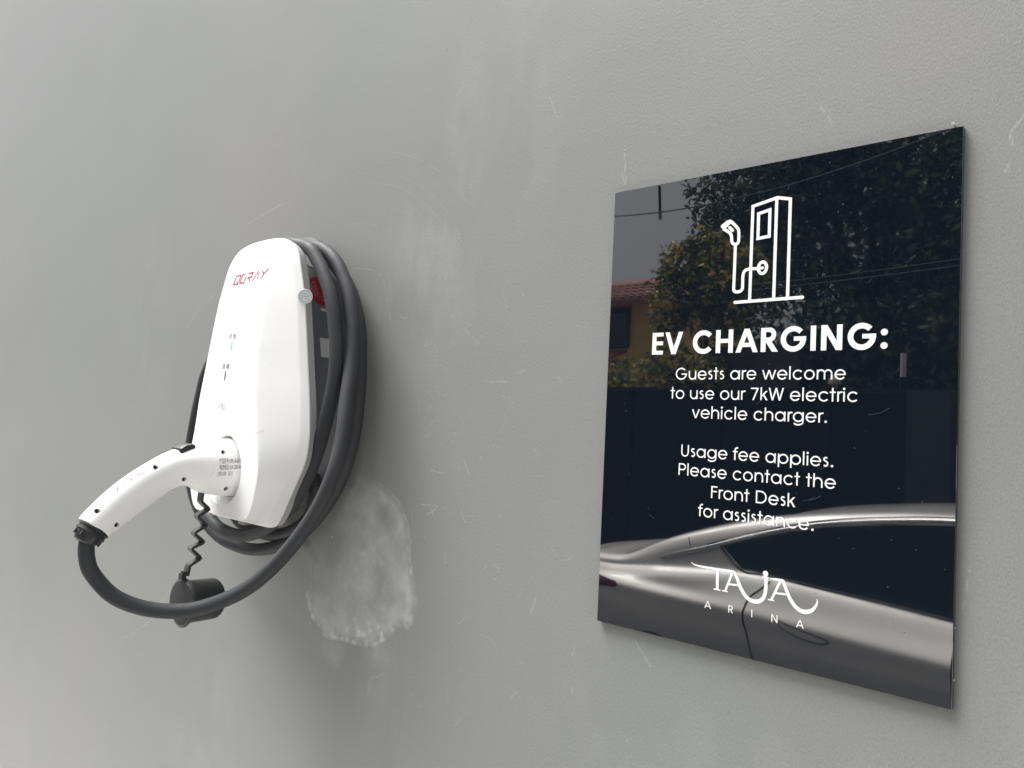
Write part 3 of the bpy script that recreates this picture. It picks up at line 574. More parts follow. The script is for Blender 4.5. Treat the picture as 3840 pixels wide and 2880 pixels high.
# stickers on the side of the case
case_b = bvh(case_o); REDS = material('red_sticker', (.32,.012,.040), .45); WST = material('white_sticker', (.62,.63,.63), .5); PKP = material('pale_print', (.62,.34,.40), .5)
sp = Pen((-.42, -.0395, 1.9105), (0, 1, 0), (0, 0, 1)); sp.ink.poly([(math.cos(t)*.0165, math.sin(t)*.0195) for t in np.linspace(0, 6.283, 33)[:-1]])
red_o = sp.build('round_sticker', REDS, case_b, (-1, 0, 0), .0003); red_o['label'] = 'round red warning sticker'
hp = Pen((-.42, -.0395, 1.9105), (0, 1, 0), (0, 0, 1)); q = hp.ink
q.stroke([(-.0085,.0105),(-.0115,.0085),(-.0108,.0015),(-.0095,-.0075),(-.0045,-.0080),(-.0035,-.0020),(-.0050,.0050),(-.0068,.0110),(-.0085,.0105)], .0005)
for i in range(4): q.stroke([(-.0098+.0006*i, .0058-.0033*i), (-.0055+.0003*i, .0046-.0030*i)], .0005)
q.stroke([(-.0130,.0060),(-.0128,.0000),(-.0118,-.0050)], .0005); q.stroke([(.0010,-.0080),(.0058,-.0050),(.0062,-.0110),(.0020,-.0135),(.0010,-.0080)], .0005)
red_p = hp.build('sticker_print', PKP, case_b, (-1, 0, 0), .0006)
wp = Pen((-.40, -.036, 1.8345), (0, 1, 0), (0, 0, 1)); wp.ink.poly([(-.0125,-.0125),(.0125,-.0125),(.0125,.0125),(-.0125,.0125)]); wst_o = wp.build('white_label', WST, case_b, (-1, 0, 0), .0003)
w3 = Pen((-.42, -.036, 1.886), (0, 1, 0), (0, 0, 1)); w3.ink.poly([(-.0065,-.0030),(.0090,-.0030),(.0090,.0012),(-.0065,.0012)]); wst2 = w3.build('white_label', WST, case_b, (-1, 0, 0), .0003)
# round seal half on the white cover, half on the grey band
SIL = material('silver_foil', (.74,.75,.76), .35, metal=.25); SILP = material('seal_print', (.20,.22,.24), .5)
both = BVHTree.FromPolygons([v.co.copy() for v in cover.data.vertices]+[v.co.copy() for v in band_o.data.vertices], [tuple(p.vertices) for p in cover.data.polygons]+[tuple(i+len(cover.data.vertices) for i in p.vertices) for p in band_o.data.polygons])
sdir = Vector((-.80, .60, 0)); su = Vector((.60, .80, 0))
sc_ = Vector((-.4035, -.084, 1.8935)) - sdir*.003
ss = MB(); cs = MB()
th = np.linspace(0, 2*math.pi, 33)[:-1]
ss.loft([[sc_ + su*math.cos(t)*r + Vector((0,0,1))*math.sin(t)*r*1.02 + sdir*o_ for t in th] for r, o_ in ((.0086,.0035),(.0090,.0003),(.0088,0))])
seal = auto_smooth(fix_normals(ss.build('round_seal', SIL))); seal['label'] = 'round silver tamper seal'
sq = Ink(y=0, step=0)
for t in np.linspace(0, 2*math.pi, 27)[:-1]:
    if random.random() < .9: sq.stroke([(math.cos(t)*.0062, math.sin(t)*.0062), (math.cos(t+random.uniform(-.1,.1))*.0080, math.sin(t)*.0080)], .0006, rnd=False)
for r0 in range(3):
    for c0 in range(4):
        if random.random() < .85: sq.stroke([(-.0042+c0*.0023, .0028-r0*.0028), (-.0030+c0*.0023, .0028-r0*.0028)], .0013, rnd=False)
sealp = mesh_obj('seal_print', [sc_ - sdir*(.0003) + su*a + Vector((0,0,1))*b_ for a, _, b_ in sq.V], sq.F, SILP)
mk = Pen((-.52, -.118, 1.78), ri, up); km = mk.ink; rz_ = random.Random(4)
for i in range(26):
    x_, z_ = rz_.uniform(-.05, .10), rz_.uniform(-.14, .16); q_ = rz_.uniform(.0002, .0006); km.poly([(x_-q_, z_), (x_, z_-q_*.7), (x_+q_, z_+q_*.3), (x_, z_+q_)])
for i in range(5): km.stroke([(.078+i*.0032, -.058+i*.0012), (.080+i*.0032, -.0545+i*.0012)], .0006, rnd=False)
km.stroke([(.030, .138), (.033, .135)], .0005, rnd=False)
marks = mk.build('dust_specks', material('cover_dust', (.50,.50,.49), .8), cov_b, (0, 1, 0), .0002); tag(marks, kind='stuff')
charger = thing('wall_charger', (-.515, 0, 1.60), 'white teardrop wall charger with red QORAY lettering and charcoal case on the grey wall', 'wall charger')
adopt(charger, cover, band_o, case_o, sock_o, tab_o, logo_o, h1, h2, led1, led2, nfc, red_o, red_p, wst_o, wst2, seal, sealp, marks)

# ------------------------------------------------------------------ charging plug (gun)
GS = [((-.0915,1.7050),(-.0915,1.6400),.0315),((-.1000,1.7095),(-.1000,1.6365),.0355),((-.1035,1.7110),(-.1035,1.6358),.0366),((-.112,1.7110),(-.110,1.6365),.0366),((-.135,1.7075),(-.128,1.6385),.0345),((-.155,1.7040),(-.146,1.6425),.0310),
 ((-.170,1.7000),(-.160,1.6500),.0265),((-.187,1.6938),(-.171,1.6515),.0225),((-.205,1.6845),(-.185,1.6465),.0200),((-.225,1.6722),(-.202,1.6340),.0188),((-.245,1.6575),(-.2215,1.6200),.0186),
 ((-.262,1.6420),(-.237,1.6075),.0186),((-.2745,1.6285),(-.248,1.6000),.0186),((-.2825,1.6192),(-.2515,1.5965),.0184),((-.2830,1.6165),(-.2535,1.5952),.0172),((-.2800,1.6145),(-.256,1.5970),.0145)]
def gring(t, b, hx, n=40, sq=.88):
    c = ((t[0]+b[0])/2, (t[1]+b[1])/2); a = ((t[0]-b[0])/2, (t[1]-b[1])/2); out = []
    for k in range(n):
        w_ = 2*math.pi*k/n; cc, s_ = math.cos(w_), math.sin(w_); e = sq
        cc = math.copysign(abs(cc)**e, cc); s_ = math.copysign(abs(s_)**e, s_)
        out.append((XG+hx*s_, c[0]+a[0]*cc, c[1]+a[1]*cc))
    return out
def refine(GS, per):
    flat = [(t[0], t[1], b[0], b[1], h) for t, b, h in GS]; out = []
    A = crom([f[:3] for f in flat], per); B = crom([(f[3], f[4], 0) for f in flat], per)
    return [((a.x, a.y), (a.z, b_.x), b_.y) for a, b_ in zip(A, B)]
gun = fix_normals(MB().loft([gring(*g) for g in refine(GS, 4)]).build('handle_body', WHITE_G))
gb0 = bvh(gun); screws = []
for (y, z) in HOLES:
    h = gb0.ray_cast(Vector((XG+.06, y, z)), Vector((-1, 0, 0)))[0]; ax = Vector((1, 0, 0))
    if h is None: print('hole misses', y, z); continue
    c_ = MB().tube([h+ax*.01, h-ax*.0065], .0029, 20); boolean(gun, fix_normals(c_.build('cutter', None)))
    screws.append(MB().tube([h-ax*.0062, h-ax*.0052], .00285, 16).build('screw', material('screw_and_hole_shade', (.02,.02,.022), .4) if not screws else screws[0].data.materials[0]))  # screw disc, coloured dark to paint in the shade inside its hole
auto_smooth(gun, 40)
gb = bvh(gun)
seam_pts = []
for y, z in [(-.1495,1.7050),(-.1425,1.6980),(-.1405,1.6880),(-.1425,1.6760),(-.1480,1.6650),(-.1560,1.6560),(-.1650,1.6525)]:
    h = gb.ray_cast(Vector((XG+.06, y, z)), Vector((-1, 0, 0)))[0]
    if h: seam_pts.append(h - Vector((.0001, 0, 0)))
seam = MB().tube(crom(seam_pts, 5), .00055, 8).build('seam_ridge', WHITE_G, smooth=True)
bt = MB(); prof = [(-.1800,1.6900),(-.1810,1.6985),(-.1740,1.7030),(-.1650,1.7045),(-.1610,1.7025),(-.1615,1.6940),(-.1660,1.6885),(-.1740,1.6875)]
bt.loft([[(XG+x, y*1.0 + (1-s_)*(-.172-y), z*1.0 + (1-s_)*(1.698-z)) for y, z in prof] for x, s_ in ((-.0085,.85),(-.0075,1),(.0135,1),(.0155,.85))])
btn = auto_smooth(fix_normals(bt.build('release_button', BLK)), 25)
rb = MB()
for i in range(5):
    a = (-.1665-i*.0030, 1.7043-i*.0012); rb.tube([(XG-.007, a[0], a[1]), (XG+.008, a[0], a[1])], .0005, 6)
rbo = rb.build('button_ribs', BLK); rbo.parent = btn
# black collar where the cable leaves
axd = Vector((0, -.60, -.80)).normalized(); pr_ = Vector((0, -.80, .60)).normalized(); base = Vector((XG, -.2672, 1.6065))
def cring(d, r, n=36, rx=None): c = base + axd*d; rx = rx or r; return [c + pr_*math.cos(t)*r + Vector((1,0,0))*math.sin(t)*rx for t in np.linspace(0, 2*math.pi, n, endpoint=False)]
co = MB().loft([cring(-.004,.0165), cring(.0005,.0182), cring(.0035,.0182), cring(.0042,.0163), cring(.0060,.0163), cring(.0066,.0176), cring(.0090,.0176), cring(.0097,.0160), cring(.0125,.0155), cring(.0165,.0130), cring(.0195,.0115), cring(.0205,.0095)])
for k in range(9):
    t = 2*math.pi*k/9; c = base + axd*.0095 + pr_*math.cos(t)*.0155 + Vector((1,0,0))*math.sin(t)*.0155; co.tube([c - axd*.006, c + axd*.006], .0014, 8)
col_o = auto_smooth(fix_normals(co.build('cable_collar', BLK)))
nubs = []
for (y, z) in [(-.1945,1.6425),(-.2140,1.6290),(-.2340,1.6135)]:
    m_ = MB(); m_.loft([[(XG+math.cos(t)*r*2.4, y+ (math.sin(t)*r*1.6)*.8 + o_*.55, z + (math.sin(t)*r*1.6)*(-.55)*-1 - o_*.8) for t in np.linspace(0, 6.283, 17)[:-1]] for r, o_ in ((.0038,-.003),(.0036,.0006),(.0018,.0016))])
    nubs.append(auto_smooth(fix_normals(m_.build('grip_nub', WHITE_G))))
# prints on the plug
gtxt = []
for i, (t, s_, x0) in enumerate([('产品型号:OML-A-0A32P', .0072, -.1385), ('电流电压:32A 250V AC', .0072, -.1385), ('JY02-001  2512', .0072, -.1395)]):
    gtxt.append(han(t, s_, (XG+.03, x0, 1.6815-i*.0078), (0, .40, .010), (0, 0, 1), 'lettering', GRYP, gb, (-1, 0, 0), .0002))
qd = Vector((-.55, 0, -.83)).normalized()
tp = [(-.1985,1.6880),(-.2130,1.6800),(-.2270,1.6708),(-.2400,1.6615),(-.2530,1.6505)]
class Curl(Pen):
    def build(s, name, mat, tree, off):
        V = []
        for i, (a, _, b_) in enumerate(s.ink.V):
            t = min(max(a/.066, 0), .9999)*(len(tp)-1); k = int(t); f = t-k; y = tp[k][0]*(1-f)+tp[k+1][0]*f; z = tp[k][1]*(1-f)+tp[k+1][1]*f
            p = Vector((XG+.0032+b_, y, z)); h = tree.ray_cast(p + Vector((0, -.035, .05)), Vector((0, .035, -.05)).normalized())
            V.append((h[0] + Vector((.0004, -.0004, .0006))) if h[0] is not None else p)
        return mesh_obj(name, V, s.ink.F, mat)
cp = Curl((0,0,0),(1,0,0),(0,1,0)); kk = .0105
for pts in ([(.62,.12),(.78,.30),(.78,1),(.0,1),(.0,.0),(.55,.0)],[(1.74,.68),(1.74,.0),(1.09,.0),(1.09,1),(1.5,1)],[(1.95,1),(2.75,1),(2.75,.5),(2.05,.5)],[(2.25,.5),(2.75,0)],[(3.1,0),(3.55,1),(3.98,0)],[(4.2,1),(4.62,.5)],[(5.15,1.05),(4.6,.5),(4.55,0)]):
    dense = []
    for a, b_ in zip(pts[:-1], pts[1:]):
        for j in range(4): dense.append((a[0]+(b_[0]-a[0])*j/4, a[1]+(b_[1]-a[1])*j/4))
    dense.append(pts[-1]); cp.ink.stroke([(p[0]*kk*1.22, p[1]*.0082) for p in dense], .0010, rnd=False)
gq = cp.build('brand_lettering', REDP, gb0, .0003)
plug = thing('charging_plug', (XG, -.092, 1.64), 'white curved charging gun with black release button pushed into the charger', 'charging plug')
adopt(plug, gun, seam, btn, col_o, gq, *screws, *nubs, *gtxt)

# ------------------------------------------------------------------ cable and dust cap
CP = [(-.519,-.2655,1.6085),(-.519,-.2745,1.590)] + CABLE[2:]
cab = MB().tube(crom(CP, 5), .0087, 20).build('charging_cable', RUB, smooth=True)
tag(cab, 'thick black cable looping from the white plug and coiled behind the charger', 'cable')
st = MB(); P = STRAP; hw_, tk = .0052, .0017; V = []; rr_ = []
pp = [(q.x, q.z) for q in [Vector((a, 0, b_)) for a, b_ in P]]
dense = []
for i, p in enumerate(pp):          # round the folds a little
    if 0 < i < len(pp)-1:
        a, c = pp[i-1], pp[i+1]
        dense += [(p[0]+(a[0]-p[0])*.16, p[1]+(a[1]-p[1])*.16), (p[0]*.92+(a[0]+c[0])*.04, p[1]*.92+(a[1]+c[1])*.04), (p[0]+(c[0]-p[0])*.16, p[1]+(c[1]-p[1])*.16)]
    else: dense.append(p)
for i, p in enumerate(dense):
    a = dense[max(i-1, 0)]; c = dense[min(i+1, len(dense)-1)]; d = Vector((c[0]-a[0], c[1]-a[1])).normalized(); nrm = Vector((-d.y, d.x))
    rr_.append([(XG+sx*hw_, p[0]+nrm.x*sy*tk, p[1]+nrm.y*sy*tk) for sx, sy in ((-1,-1),(1,-1),(1,1),(-1,1))])
strap = auto_smooth(fix_normals(st.loft(rr_).build('coiled_strap', BLK)), 30)
CC = Vector((XG+.001, -.1572, 1.5065)); ad_ = Vector((-.08, .99, -.03)).normalized(); cu_ = Vector((.99, .08, 0)).normalized(); cv_ = ad_.cross(cu_) * -1
def kring(d, r, fn=None, n=56): return [CC + ad_*d + cu_*math.cos(t)*(fn(t) if fn else 1)*r + cv_*math.sin(t)*(fn(t) if fn else 1)*r for t in np.linspace(0, 2*math.pi, n, endpoint=False)]
def flange(t):   # round disc with a blunt tip at the bottom
    d = (t - 1.5*math.pi); d = (d + math.pi) % (2*math.pi) - math.pi; return 1 + .05*max(0, 1-abs(d)/.5) - .04*max(0, 1-abs(abs(d)-.75)/.3)
disc = auto_smooth(fix_normals(MB().loft([kring(-.0022,.0272,flange), kring(-.0030,.0265,flange), kring(-.0032,.0255,flange)][::-1] + [kring(-.0012,.0296,flange), kring(.0002,.0298,flange), kring(.0012,.0290,flange)]).build('cap_flange', BLK)))
barrel = auto_smooth(fix_normals(MB().loft([kring(.0008,.0262), kring(.002,.0262), kring(.038,.0256), kring(.0420,.0250), kring(.0445,.0230), kring(.0450,.0200), kring(.038,.0195)]).build('cap_barrel', BLK)), 30)
lug = MB().box((XG-.0042, -.1630, 1.5350), (XG+.0042, -.1570, 1.5425)); lug.box((XG-.0030, -.1610, 1.5405), (XG+.0030, -.1555, 1.5450)); lug_o = lug.build('strap_lug', BLK)
capt = thing('dust_cap', (XG, -.1545, 1.479), 'black rubber dust cap hanging on a zigzag strap below the white plug', 'dust cap')
adopt(capt, strap, disc, barrel, lug_o)
# ------------------------------------------------------------------ ground and street side (seen mirrored in the gloss of the notice)
GR = material('concrete_ground', (.46,.45,.43), .85, noise=(3, .18), bump=(60, .3, .004))
g = mesh_obj('ground', [(-1500,-1500,0),(1500,-1500,0),(1500,1500,0),(-1500,1500,0)], [(0,1,2,3)], GR); tag(g, kind='structure')
AS = material('asphalt', (.055,.055,.057), .85, noise=(8, .2), bump=(120, .4, .004))
rd = mesh_obj('road', [(-40,-7.0,.004),(40,-7.0,.004),(40,-1.5,.004),(-40,-1.5,.004)], [(0,1,2,3)], AS); tag(rd, kind='structure')
# dark boundary wall with piers
DW = material('dark_painted_steel', (.008,.0095,.012), .55, noise=(4, .2)); COP = material('dark_coping', (.030,.032,.034), .6); PIE = material('green_grey_render', (.085,.092,.085), .8, noise=(6, .15))
fence = thing('boundary_fence', (-4, -7.45, 0), 'tall near-black solid boundary fence across the road, mirrored in the notice', 'fence'); fp = []
x = -13.0
while x < 5.9:
    m_ = MB().box((x+.02, -7.46, .05), (x+1.177, -7.42, 2.20)); o = m_.build('fence_panel', DW) if not fp else None
    if o is None: o = bpy.data.objects.new('fence_panel', fp[0].data); COL.objects.link(o); o.location = (x+13.0, 0, 0)
    fp.append(o); x += 1.18
locs = [o.location.copy() for o in fp]
cpo = MB().box((-13.1, -7.50, 2.20), (6.1, -7.38, 2.25)).build('coping', COP)
for o, l in zip(fp, locs): o.parent = fence; o.location = l - fence.location
adopt(fence, cpo)
pier = auto_smooth(MB().box((-1.56, -7.36, 0), (-1.20, -7.0, 2.22)).build('gate_pier', PIE)); tag(pier, 'square grey-green gate pier standing in front of the black fence', 'pier')
LP = material('white_lamp_tube', (.75,.76,.78), .4)
lamp = thing('fence_lamp', (-1.71, -7.40, 2.25), 'slim white tube lamp standing on the black fence beside the pier', 'lamp')
a_ = MB().tube([(-1.71,-7.44,2.37),(-1.71,-7.44,2.60)], .026, 14).build('lamp_tube', LP, smooth=False); b_ = MB().tube([(-1.71,-7.44,2.25),(-1.71,-7.44,2.37)], .035, 14).build('lamp_base', DW)
adopt(lamp, auto_smooth(a_), auto_smooth(b_))
gl_ = MB(); gl_.loft([[(-2.35+math.cos(t)*r, -7.44+math.sin(t)*r, z) for t in np.linspace(0, 6.283, 17)[:-1]] for r, z in ((.03,2.25),(.03,2.29),(.065,2.30),(.06,2.34),(.035,2.375),(.008,2.39))])
gl = auto_smooth(gl_.build('fence_light', material('warm_globe', (.55,.48,.38), .5))); tag(gl, 'low round cap light standing on the black fence', 'lamp')

# house with terracotta roof
OCH = material('ochre_render', (.60,.40,.14), .85, noise=(2, .2)); TER = material('terracotta', (.26,.095,.075), .7, noise=(5, .3)); GLS = material('window_glass', (.01,.012,.014), .05, coat=1)
FRM = material('brown_frame', (.06,.035,.025), .6)
house = thing('house', (-11.5, -16.5, 0), 'ochre rendered house with a terracotta tiled roof beyond the black fence', 'house')
hw = MB().box((-14.5, -19, 0), (-8.55, -14.5, 4.75)).build('wall', OCH); parts = [hw]
for (x0, x1, z0, z1) in ((-10.6,-9.52,3.65,4.50),(-12.6,-11.6,3.65,4.50),(-10.6,-9.6,1.0,2.6)):
    f = MB(); 
    for a in ((x0-.06,z0-.06,x0,z1+.06),(x1,z0-.06,x1+.06,z1+.06),(x0,z0-.06,x1,z0),(x0,z1,x1,z1+.06),((x0+x1)/2-.03,z0,(x0+x1)/2+.03,z1)): f.box((a[0],-14.50,a[1]), (a[2],-14.43,a[3]))
    fo = f.build('window_frame', FRM); po = MB().box((x0,-14.505,z0), (x1,-14.46,z1)).build('pane', GLS); po.parent = fo; parts.append(fo)
adopt(house, *parts)
rf = MB().loft([[(-14.9,-13.95,4.58),(-8.25,-13.95,4.50),(-8.25,-13.95,4.56),(-14.9,-13.95,4.64)],[(-14.9,-17.0,5.75),(-8.25,-17.0,5.67),(-8.25,-17.0,5.73),(-14.9,-17.0,5.81)]]).build('roof', TER); adopt(house, rf)
tm = None; n_t = 0
for row in range(5):
    for i in range(30):
        if tm is None:
            m_ = MB(); m_.tube([(0,.05,0),(0,-.40,.155)], [.10,.085], 10); tm = m_.build('roof_tile', TER, smooth=False); auto_smooth(tm); o = tm
        else: o = bpy.data.objects.new('roof_tile', tm.data); COL.objects.link(o)
        o.parent = house; o.location = Vector((-14.8+i*.22, -13.98-row*.38, 4.66-i*.0026+row*.148)) - house.location
# lean-to with a low red roof under the window
lt = MB().loft([[(-12.5,-13.2,3.10),(-9.45,-13.2,3.10),(-9.45,-13.2,3.16),(-12.5,-13.2,3.16)],[(-12.5,-14.4,3.50),(-9.45,-14.4,3.50),(-9.45,-14.4,3.56),(-12.5,-14.4,3.56)]]).build('canopy_roof', TER); adopt(house, lt)

# trees
def leaves(n, sampler, smin, smax, seed):
    r = np.random.default_rng(seed); C0 = sampler(r, n); n = len(C0)
    u = r.normal(size=(n, 3)); u /= np.linalg.norm(u, axis=1)[:, None]; v = r.normal(size=(n, 3)); v -= (v*u).sum(1)[:, None]*u; v /= np.linalg.norm(v, axis=1)[:, None]
    s_ = r.uniform(smin, smax, n)[:, None]
    a = C0 - u*s_*.5; b_ = C0 + v*s_*.22 + u*s_*.05; c = C0 + u*s_*.5 + np.cross(u, v)*s_*.08; d = C0 - v*s_*.22 + u*s_*.05
    V = np.stack([a, b_, c, d], 1).reshape(-1, 3); return V, n
def leafmat(name, cols, scale=3.0):
    m = bpy.data.materials.new(name); m.use_nodes = True; n = m.node_tree; b = n.nodes['Principled BSDF']
    gi = n.nodes.new('ShaderNodeNewGeometry'); rp = n.nodes.new('ShaderNodeValToRGB'); rp.color_ramp.interpolation = 'LINEAR'
    e = rp.color_ramp.elements; e[0].position = 0; e[0].color = (*cols[0], 1); e[1].position = 1; e[1].color = (*cols[-1], 1)
    for i, c in enumerate(cols[1:-1]): k = e.new((i+1)/(len(cols)-1)); k.color = (*c, 1)
    n.links.new(gi.outputs['Random Per Island'], rp.inputs[0]); n.links.new(rp.outputs[0], b.inputs['Base Color'])
    b.inputs['Roughness'].default_value = .5; b.inputs['Transmission Weight'].default_value = 0
    tr = n.nodes.new('ShaderNodeBsdfTranslucent'); ms = n.nodes.new('ShaderNodeMixShader'); ms.inputs[0].default_value = .25
    n.links.new(rp.outputs[0], tr.inputs[0]); n.links.new(b.outputs[0], ms.inputs[1]); n.links.new(tr.outputs[0], ms.inputs[2]); n.links.new(ms.outputs[0], n.nodes['Material Output'].inputs[0])
    return m
BARK = material('bark', (.07,.055,.04), .9, noise=(20, .3))
def clumps(cs):
    cs = np.array(cs)
    def f(r, n):
        k = r.choice(len(cs), n, p=cs[:, 3]**2/(cs[:, 3]**2).sum()); d = r.normal(size=(n, 3)); d /= np.linalg.norm(d, axis=1)[:, None]
        return cs[k, :3] + d*(cs[k, 3]*r.uniform(.35, 1, n)**.5*(1+.12*r.normal(size=n)))[:, None]
    return f
def tree(base, h, trunk_r, cs, n, smin, smax, mat, label, cat, seed, name='tree'):
    root = thing(name, base, label, cat); r = random.Random(seed); tb = MB(); top = Vector(base)+Vector((0,0,h))
    path = [Vector(base)+Vector((r.uniform(-.1,.1)*i, r.uniform(-.1,.1)*i, h*i/4)) for i in range(5)]
    tb.tube(crom(path, 3), [trunk_r*(1-.5*i/12) for i in range(13)], 10)
    for c in cs[:9]: tb.tube(crom([path[2], (path[3]+Vector(c[:3]))/2+Vector((0,0,.2)), Vector(c[:3])], 3), [trunk_r*.45*(1-.8*i/6) for i in range(7)], 6)
    V, k = leaves(n, clumps(cs), smin, smax, seed); me = bpy.data.meshes.new('crown'); me.from_pydata(V.tolist(), [], [(4*i,4*i+1,4*i+2,4*i+3) for i in range(k)]); me.materials.append(mat)
    o = bpy.data.objects.new('crown', me); COL.objects.link(o); adopt(root, tb.build('trunk', BARK, smooth=True), o); return root
LG_ = leafmat('dark_and_lit_leaves', [(.020,.036,.018),(.038,.064,.028),(.060,.092,.038),(.24,.24,.15)])  # greens, plus a palest tone that paints in the lit leaf clusters
LY = leafmat('yellow_green_leaves', [(.06,.08,.024),(.10,.12,.035),(.20,.20,.05),(.80,.66,.16)])
rr = random.Random(5)
cs = [(rr.uniform(-5.6,-.6), rr.uniform(-12.6,-10.8), rr.uniform(3.9,7.2), rr.uniform(.55,1.1)) for i in range(46)] + [(rr.uniform(-4.9,1.5), rr.uniform(-14.5,-13.2), rr.uniform(3.2,8.2), rr.uniform(.9,1.4)) for i in range(40)] + [(-5.75,-11.2,6.25,.55),(-5.9,-11.1,5.75,.32),(-5.5,-11,5.5,.45),(-5.2,-11,5.2,.5),(-5.0,-11.1,6.4,.7)]
tree((-3.2,-11.8,0), 4.6, .24, cs, 60000, .09, .20, LG_, 'tall dark evergreen tree filling the sky beyond the black fence', 'tree', 3)
cs = [(-5.15,-9.1,3.7,.42),(-5.0,-9.0,4.1,.36),(-4.75,-9.2,4.25,.34),(-4.6,-9.1,3.8,.45),(-5.25,-9.1,3.35,.30),(-4.5,-9.3,3.4,.42),(-4.3,-9.4,4.0,.38)]
tree((-4.7,-9.2,0), 3.0, .07, cs, 3600, .09, .16, LY, 'small yellow-green leafy tree in front of the ochre house', 'tree', 8)
yt = COL.objects['tree.001']; V = []; rb_ = np.random.default_rng(21)
for k in range(70):
    c = np.array(cs[rb_.integers(len(cs))]); d = rb_.normal(size=3); d[1] = abs(d[1]); d /= np.linalg.norm(d); p = c[:3]+d*c[3]*1.02
    for j in range(7):
        u = rb_.normal(size=3); u /= np.linalg.norm(u); v = np.cross(u, rb_.normal(size=3)); v /= np.linalg.norm(v); q = p+rb_.normal(size=3)*.025
        V += [q-u*.035, q+v*.02, q+u*.035, q-v*.02]
me = bpy.data.meshes.new('blossoms'); me.from_pydata([tuple(v) for v in V], [], [(4*i,4*i+1,4*i+2,4*i+3) for i in range(len(V)//4)]); me.materials.append(material('yellow_blossom', (.80,.62,.20), .6))
o = bpy.data.objects.new('blossoms', me); COL.objects.link(o); adopt(yt, o)
cs = [(rr.uniform(-6.0,-4.2), -8.6+rr.uniform(-.3,.3), rr.uniform(2.0,2.75), rr.uniform(.22,.38)) for i in range(12)]
tree((-5.1,-8.6,0), 1.6, .05, cs, 2600, .08, .14, LY, 'low bushy shrub just behind the left part of the black fence', 'shrub', 9, 'shrub')
V, k = leaves(9000, lambda r, n: np.stack([r.uniform(-4.3, 3.5, n), -9.9+r.uniform(-.4,.4,n), r.uniform(.2, 3.6, n)*1.0], 1), .10, .2, 4)
me = bpy.data.meshes.new('hedge'); me.from_pydata(V.tolist(), [], [(4*i,4*i+1,4*i+2,4*i+3) for i in range(k)]); me.materials.append(LG_); hg = bpy.data.objects.new('hedge', me); COL.objects.link(hg); tag(hg, 'dark leafy hedge standing behind the black fence under the tall tree', 'hedge')
bk = MB().box((-4.0,-10.6,0),(4.5,-10.4,3.3)).build('garden_wall', material('brown_render', (.045,.042,.038), .9)); tag(bk, 'shaded brown garden wall behind the dark hedge', 'wall')
bw = MB().box((-4.75,-9.45,0),(-3.5,-9.35,2.95)).build('shed_wall', material('tan_render', (.15,.12,.10), .9, noise=(3,.3))); tag(bw, 'dull tan shed wall peeping between shrub and hedge', 'wall')
# overhead wires and a pole
WM = material('wire_black', (.02,.02,.02), .6); WP = material('concrete_pole', (.22,.215,.205), .8)
pole = thing('utility_pole', (-7.4,-9.2,0), 'concrete utility pole with a short crossarm near the ochre house', 'utility pole')
pa = MB().tube([(-5.58,-9.2,5.36),(-5.545,-9.2,4.85)], .022, 8).build('wire_spacer', WM)
adopt(pole, auto_smooth(MB().tube([(-7.4,-9.2,0),(-7.4,-9.2,6.6)], [.16,.11], 14).build('pole_shaft', WP)), MB().box((-7.9,-9.25,4.96),(-6.9,-9.15,5.04)).build('crossarm', WP), pa)
def wire(a, b, sag, lab):
    P = [Vector(a)*(1-t)+Vector(b)*t - Vector((0,0,sag*4*t*(1-t))) for t in np.linspace(0, 1, 24)]; o = MB().tube(P, .009, 6).build('overhead_wire', WM, smooth=True); tag(o, lab, 'wire', 'overhead wires above the fence')
P = [(x_, -9.2, 4.955+.038*(x_+5.1)**2) for x_ in np.linspace(-7.4, 3.4, 40)]; o = MB().tube(P, .010, 6).build('overhead_wire', WM, smooth=True); tag(o, 'upper overhead wire sagging across the sky and rising over the tall tree', 'wire', 'overhead wires above the fence')
tag(auto_smooth(MB().tube([(3.4,-9.2,0),(3.4,-9.2,7.9)], [.17,.12], 14).build('utility_pole', WP)), 'plain concrete pole holding the far end of the upper wire', 'utility pole')
wire((-7.4,-9.1,3.75), (6,-8.4,4.55), .35, 'middle overhead wire crossing the dark tree just above the lowest one')
wire((-7.4,-9.0,3.68), (6,-8.3,4.45), .36, 'lowest of the overhead wires, running close under its neighbour')

# ------------------------------------------------------------------ parked car
PAINT = material('champagne_paint', (.80,.768,.735), .50, metal=.75, coat=1, coat_rough=.05, noise=(900, .05), rnoise=(6, .10))
GLASS = material('car_glass', (.016,.019,.021), .05, ior=1.5); CHR = material('chrome_trim', (.80,.80,.80), .12, metal=1.0)
RBL = material('black_rubber_trim', (.012,.012,.013), .5); LRED = material('tail_lamp_red', (.10,.008,.012), .12, coat=1); TYR = material('tyre_rubber', (.02,.02,.02), .8); ALO = material('alloy', (.45,.45,.46), .3, metal=.9); HL = material('headlamp', (.5,.52,.55), .08, coat=1)
CYc = -4.29
I_ = np.interp
hwf = lambda X: I_(X, [-2.88,-2.82,-2.65,-2.4,-2.1,-1.7,-1,0,.8,1.2,1.5,1.65,1.72], [.50,.64,.75,.83,.868,.882,.885,.885,.875,.84,.76,.66,.50])
zsf = lambda X: I_(X, [-2.88,-2.7,-2.4,1.3,1.6,1.72], [.45,.30,.20,.20,.25,.4])
zcf = lambda X: I_(X, [-2.88,-2.3,-1.4,-.4,.8,1.5,1.72], [.76,.795,.785,.735,.70,.62,.55])
zbf = lambda X: I_(X, [-2.88,-2.6,-2.35,-2.0,-1.6,-1.34,-.4,.4,.8,1.4,1.72], [.84,.86,.875,.925,.972,.978,.912,.87,.85,.76,.64])
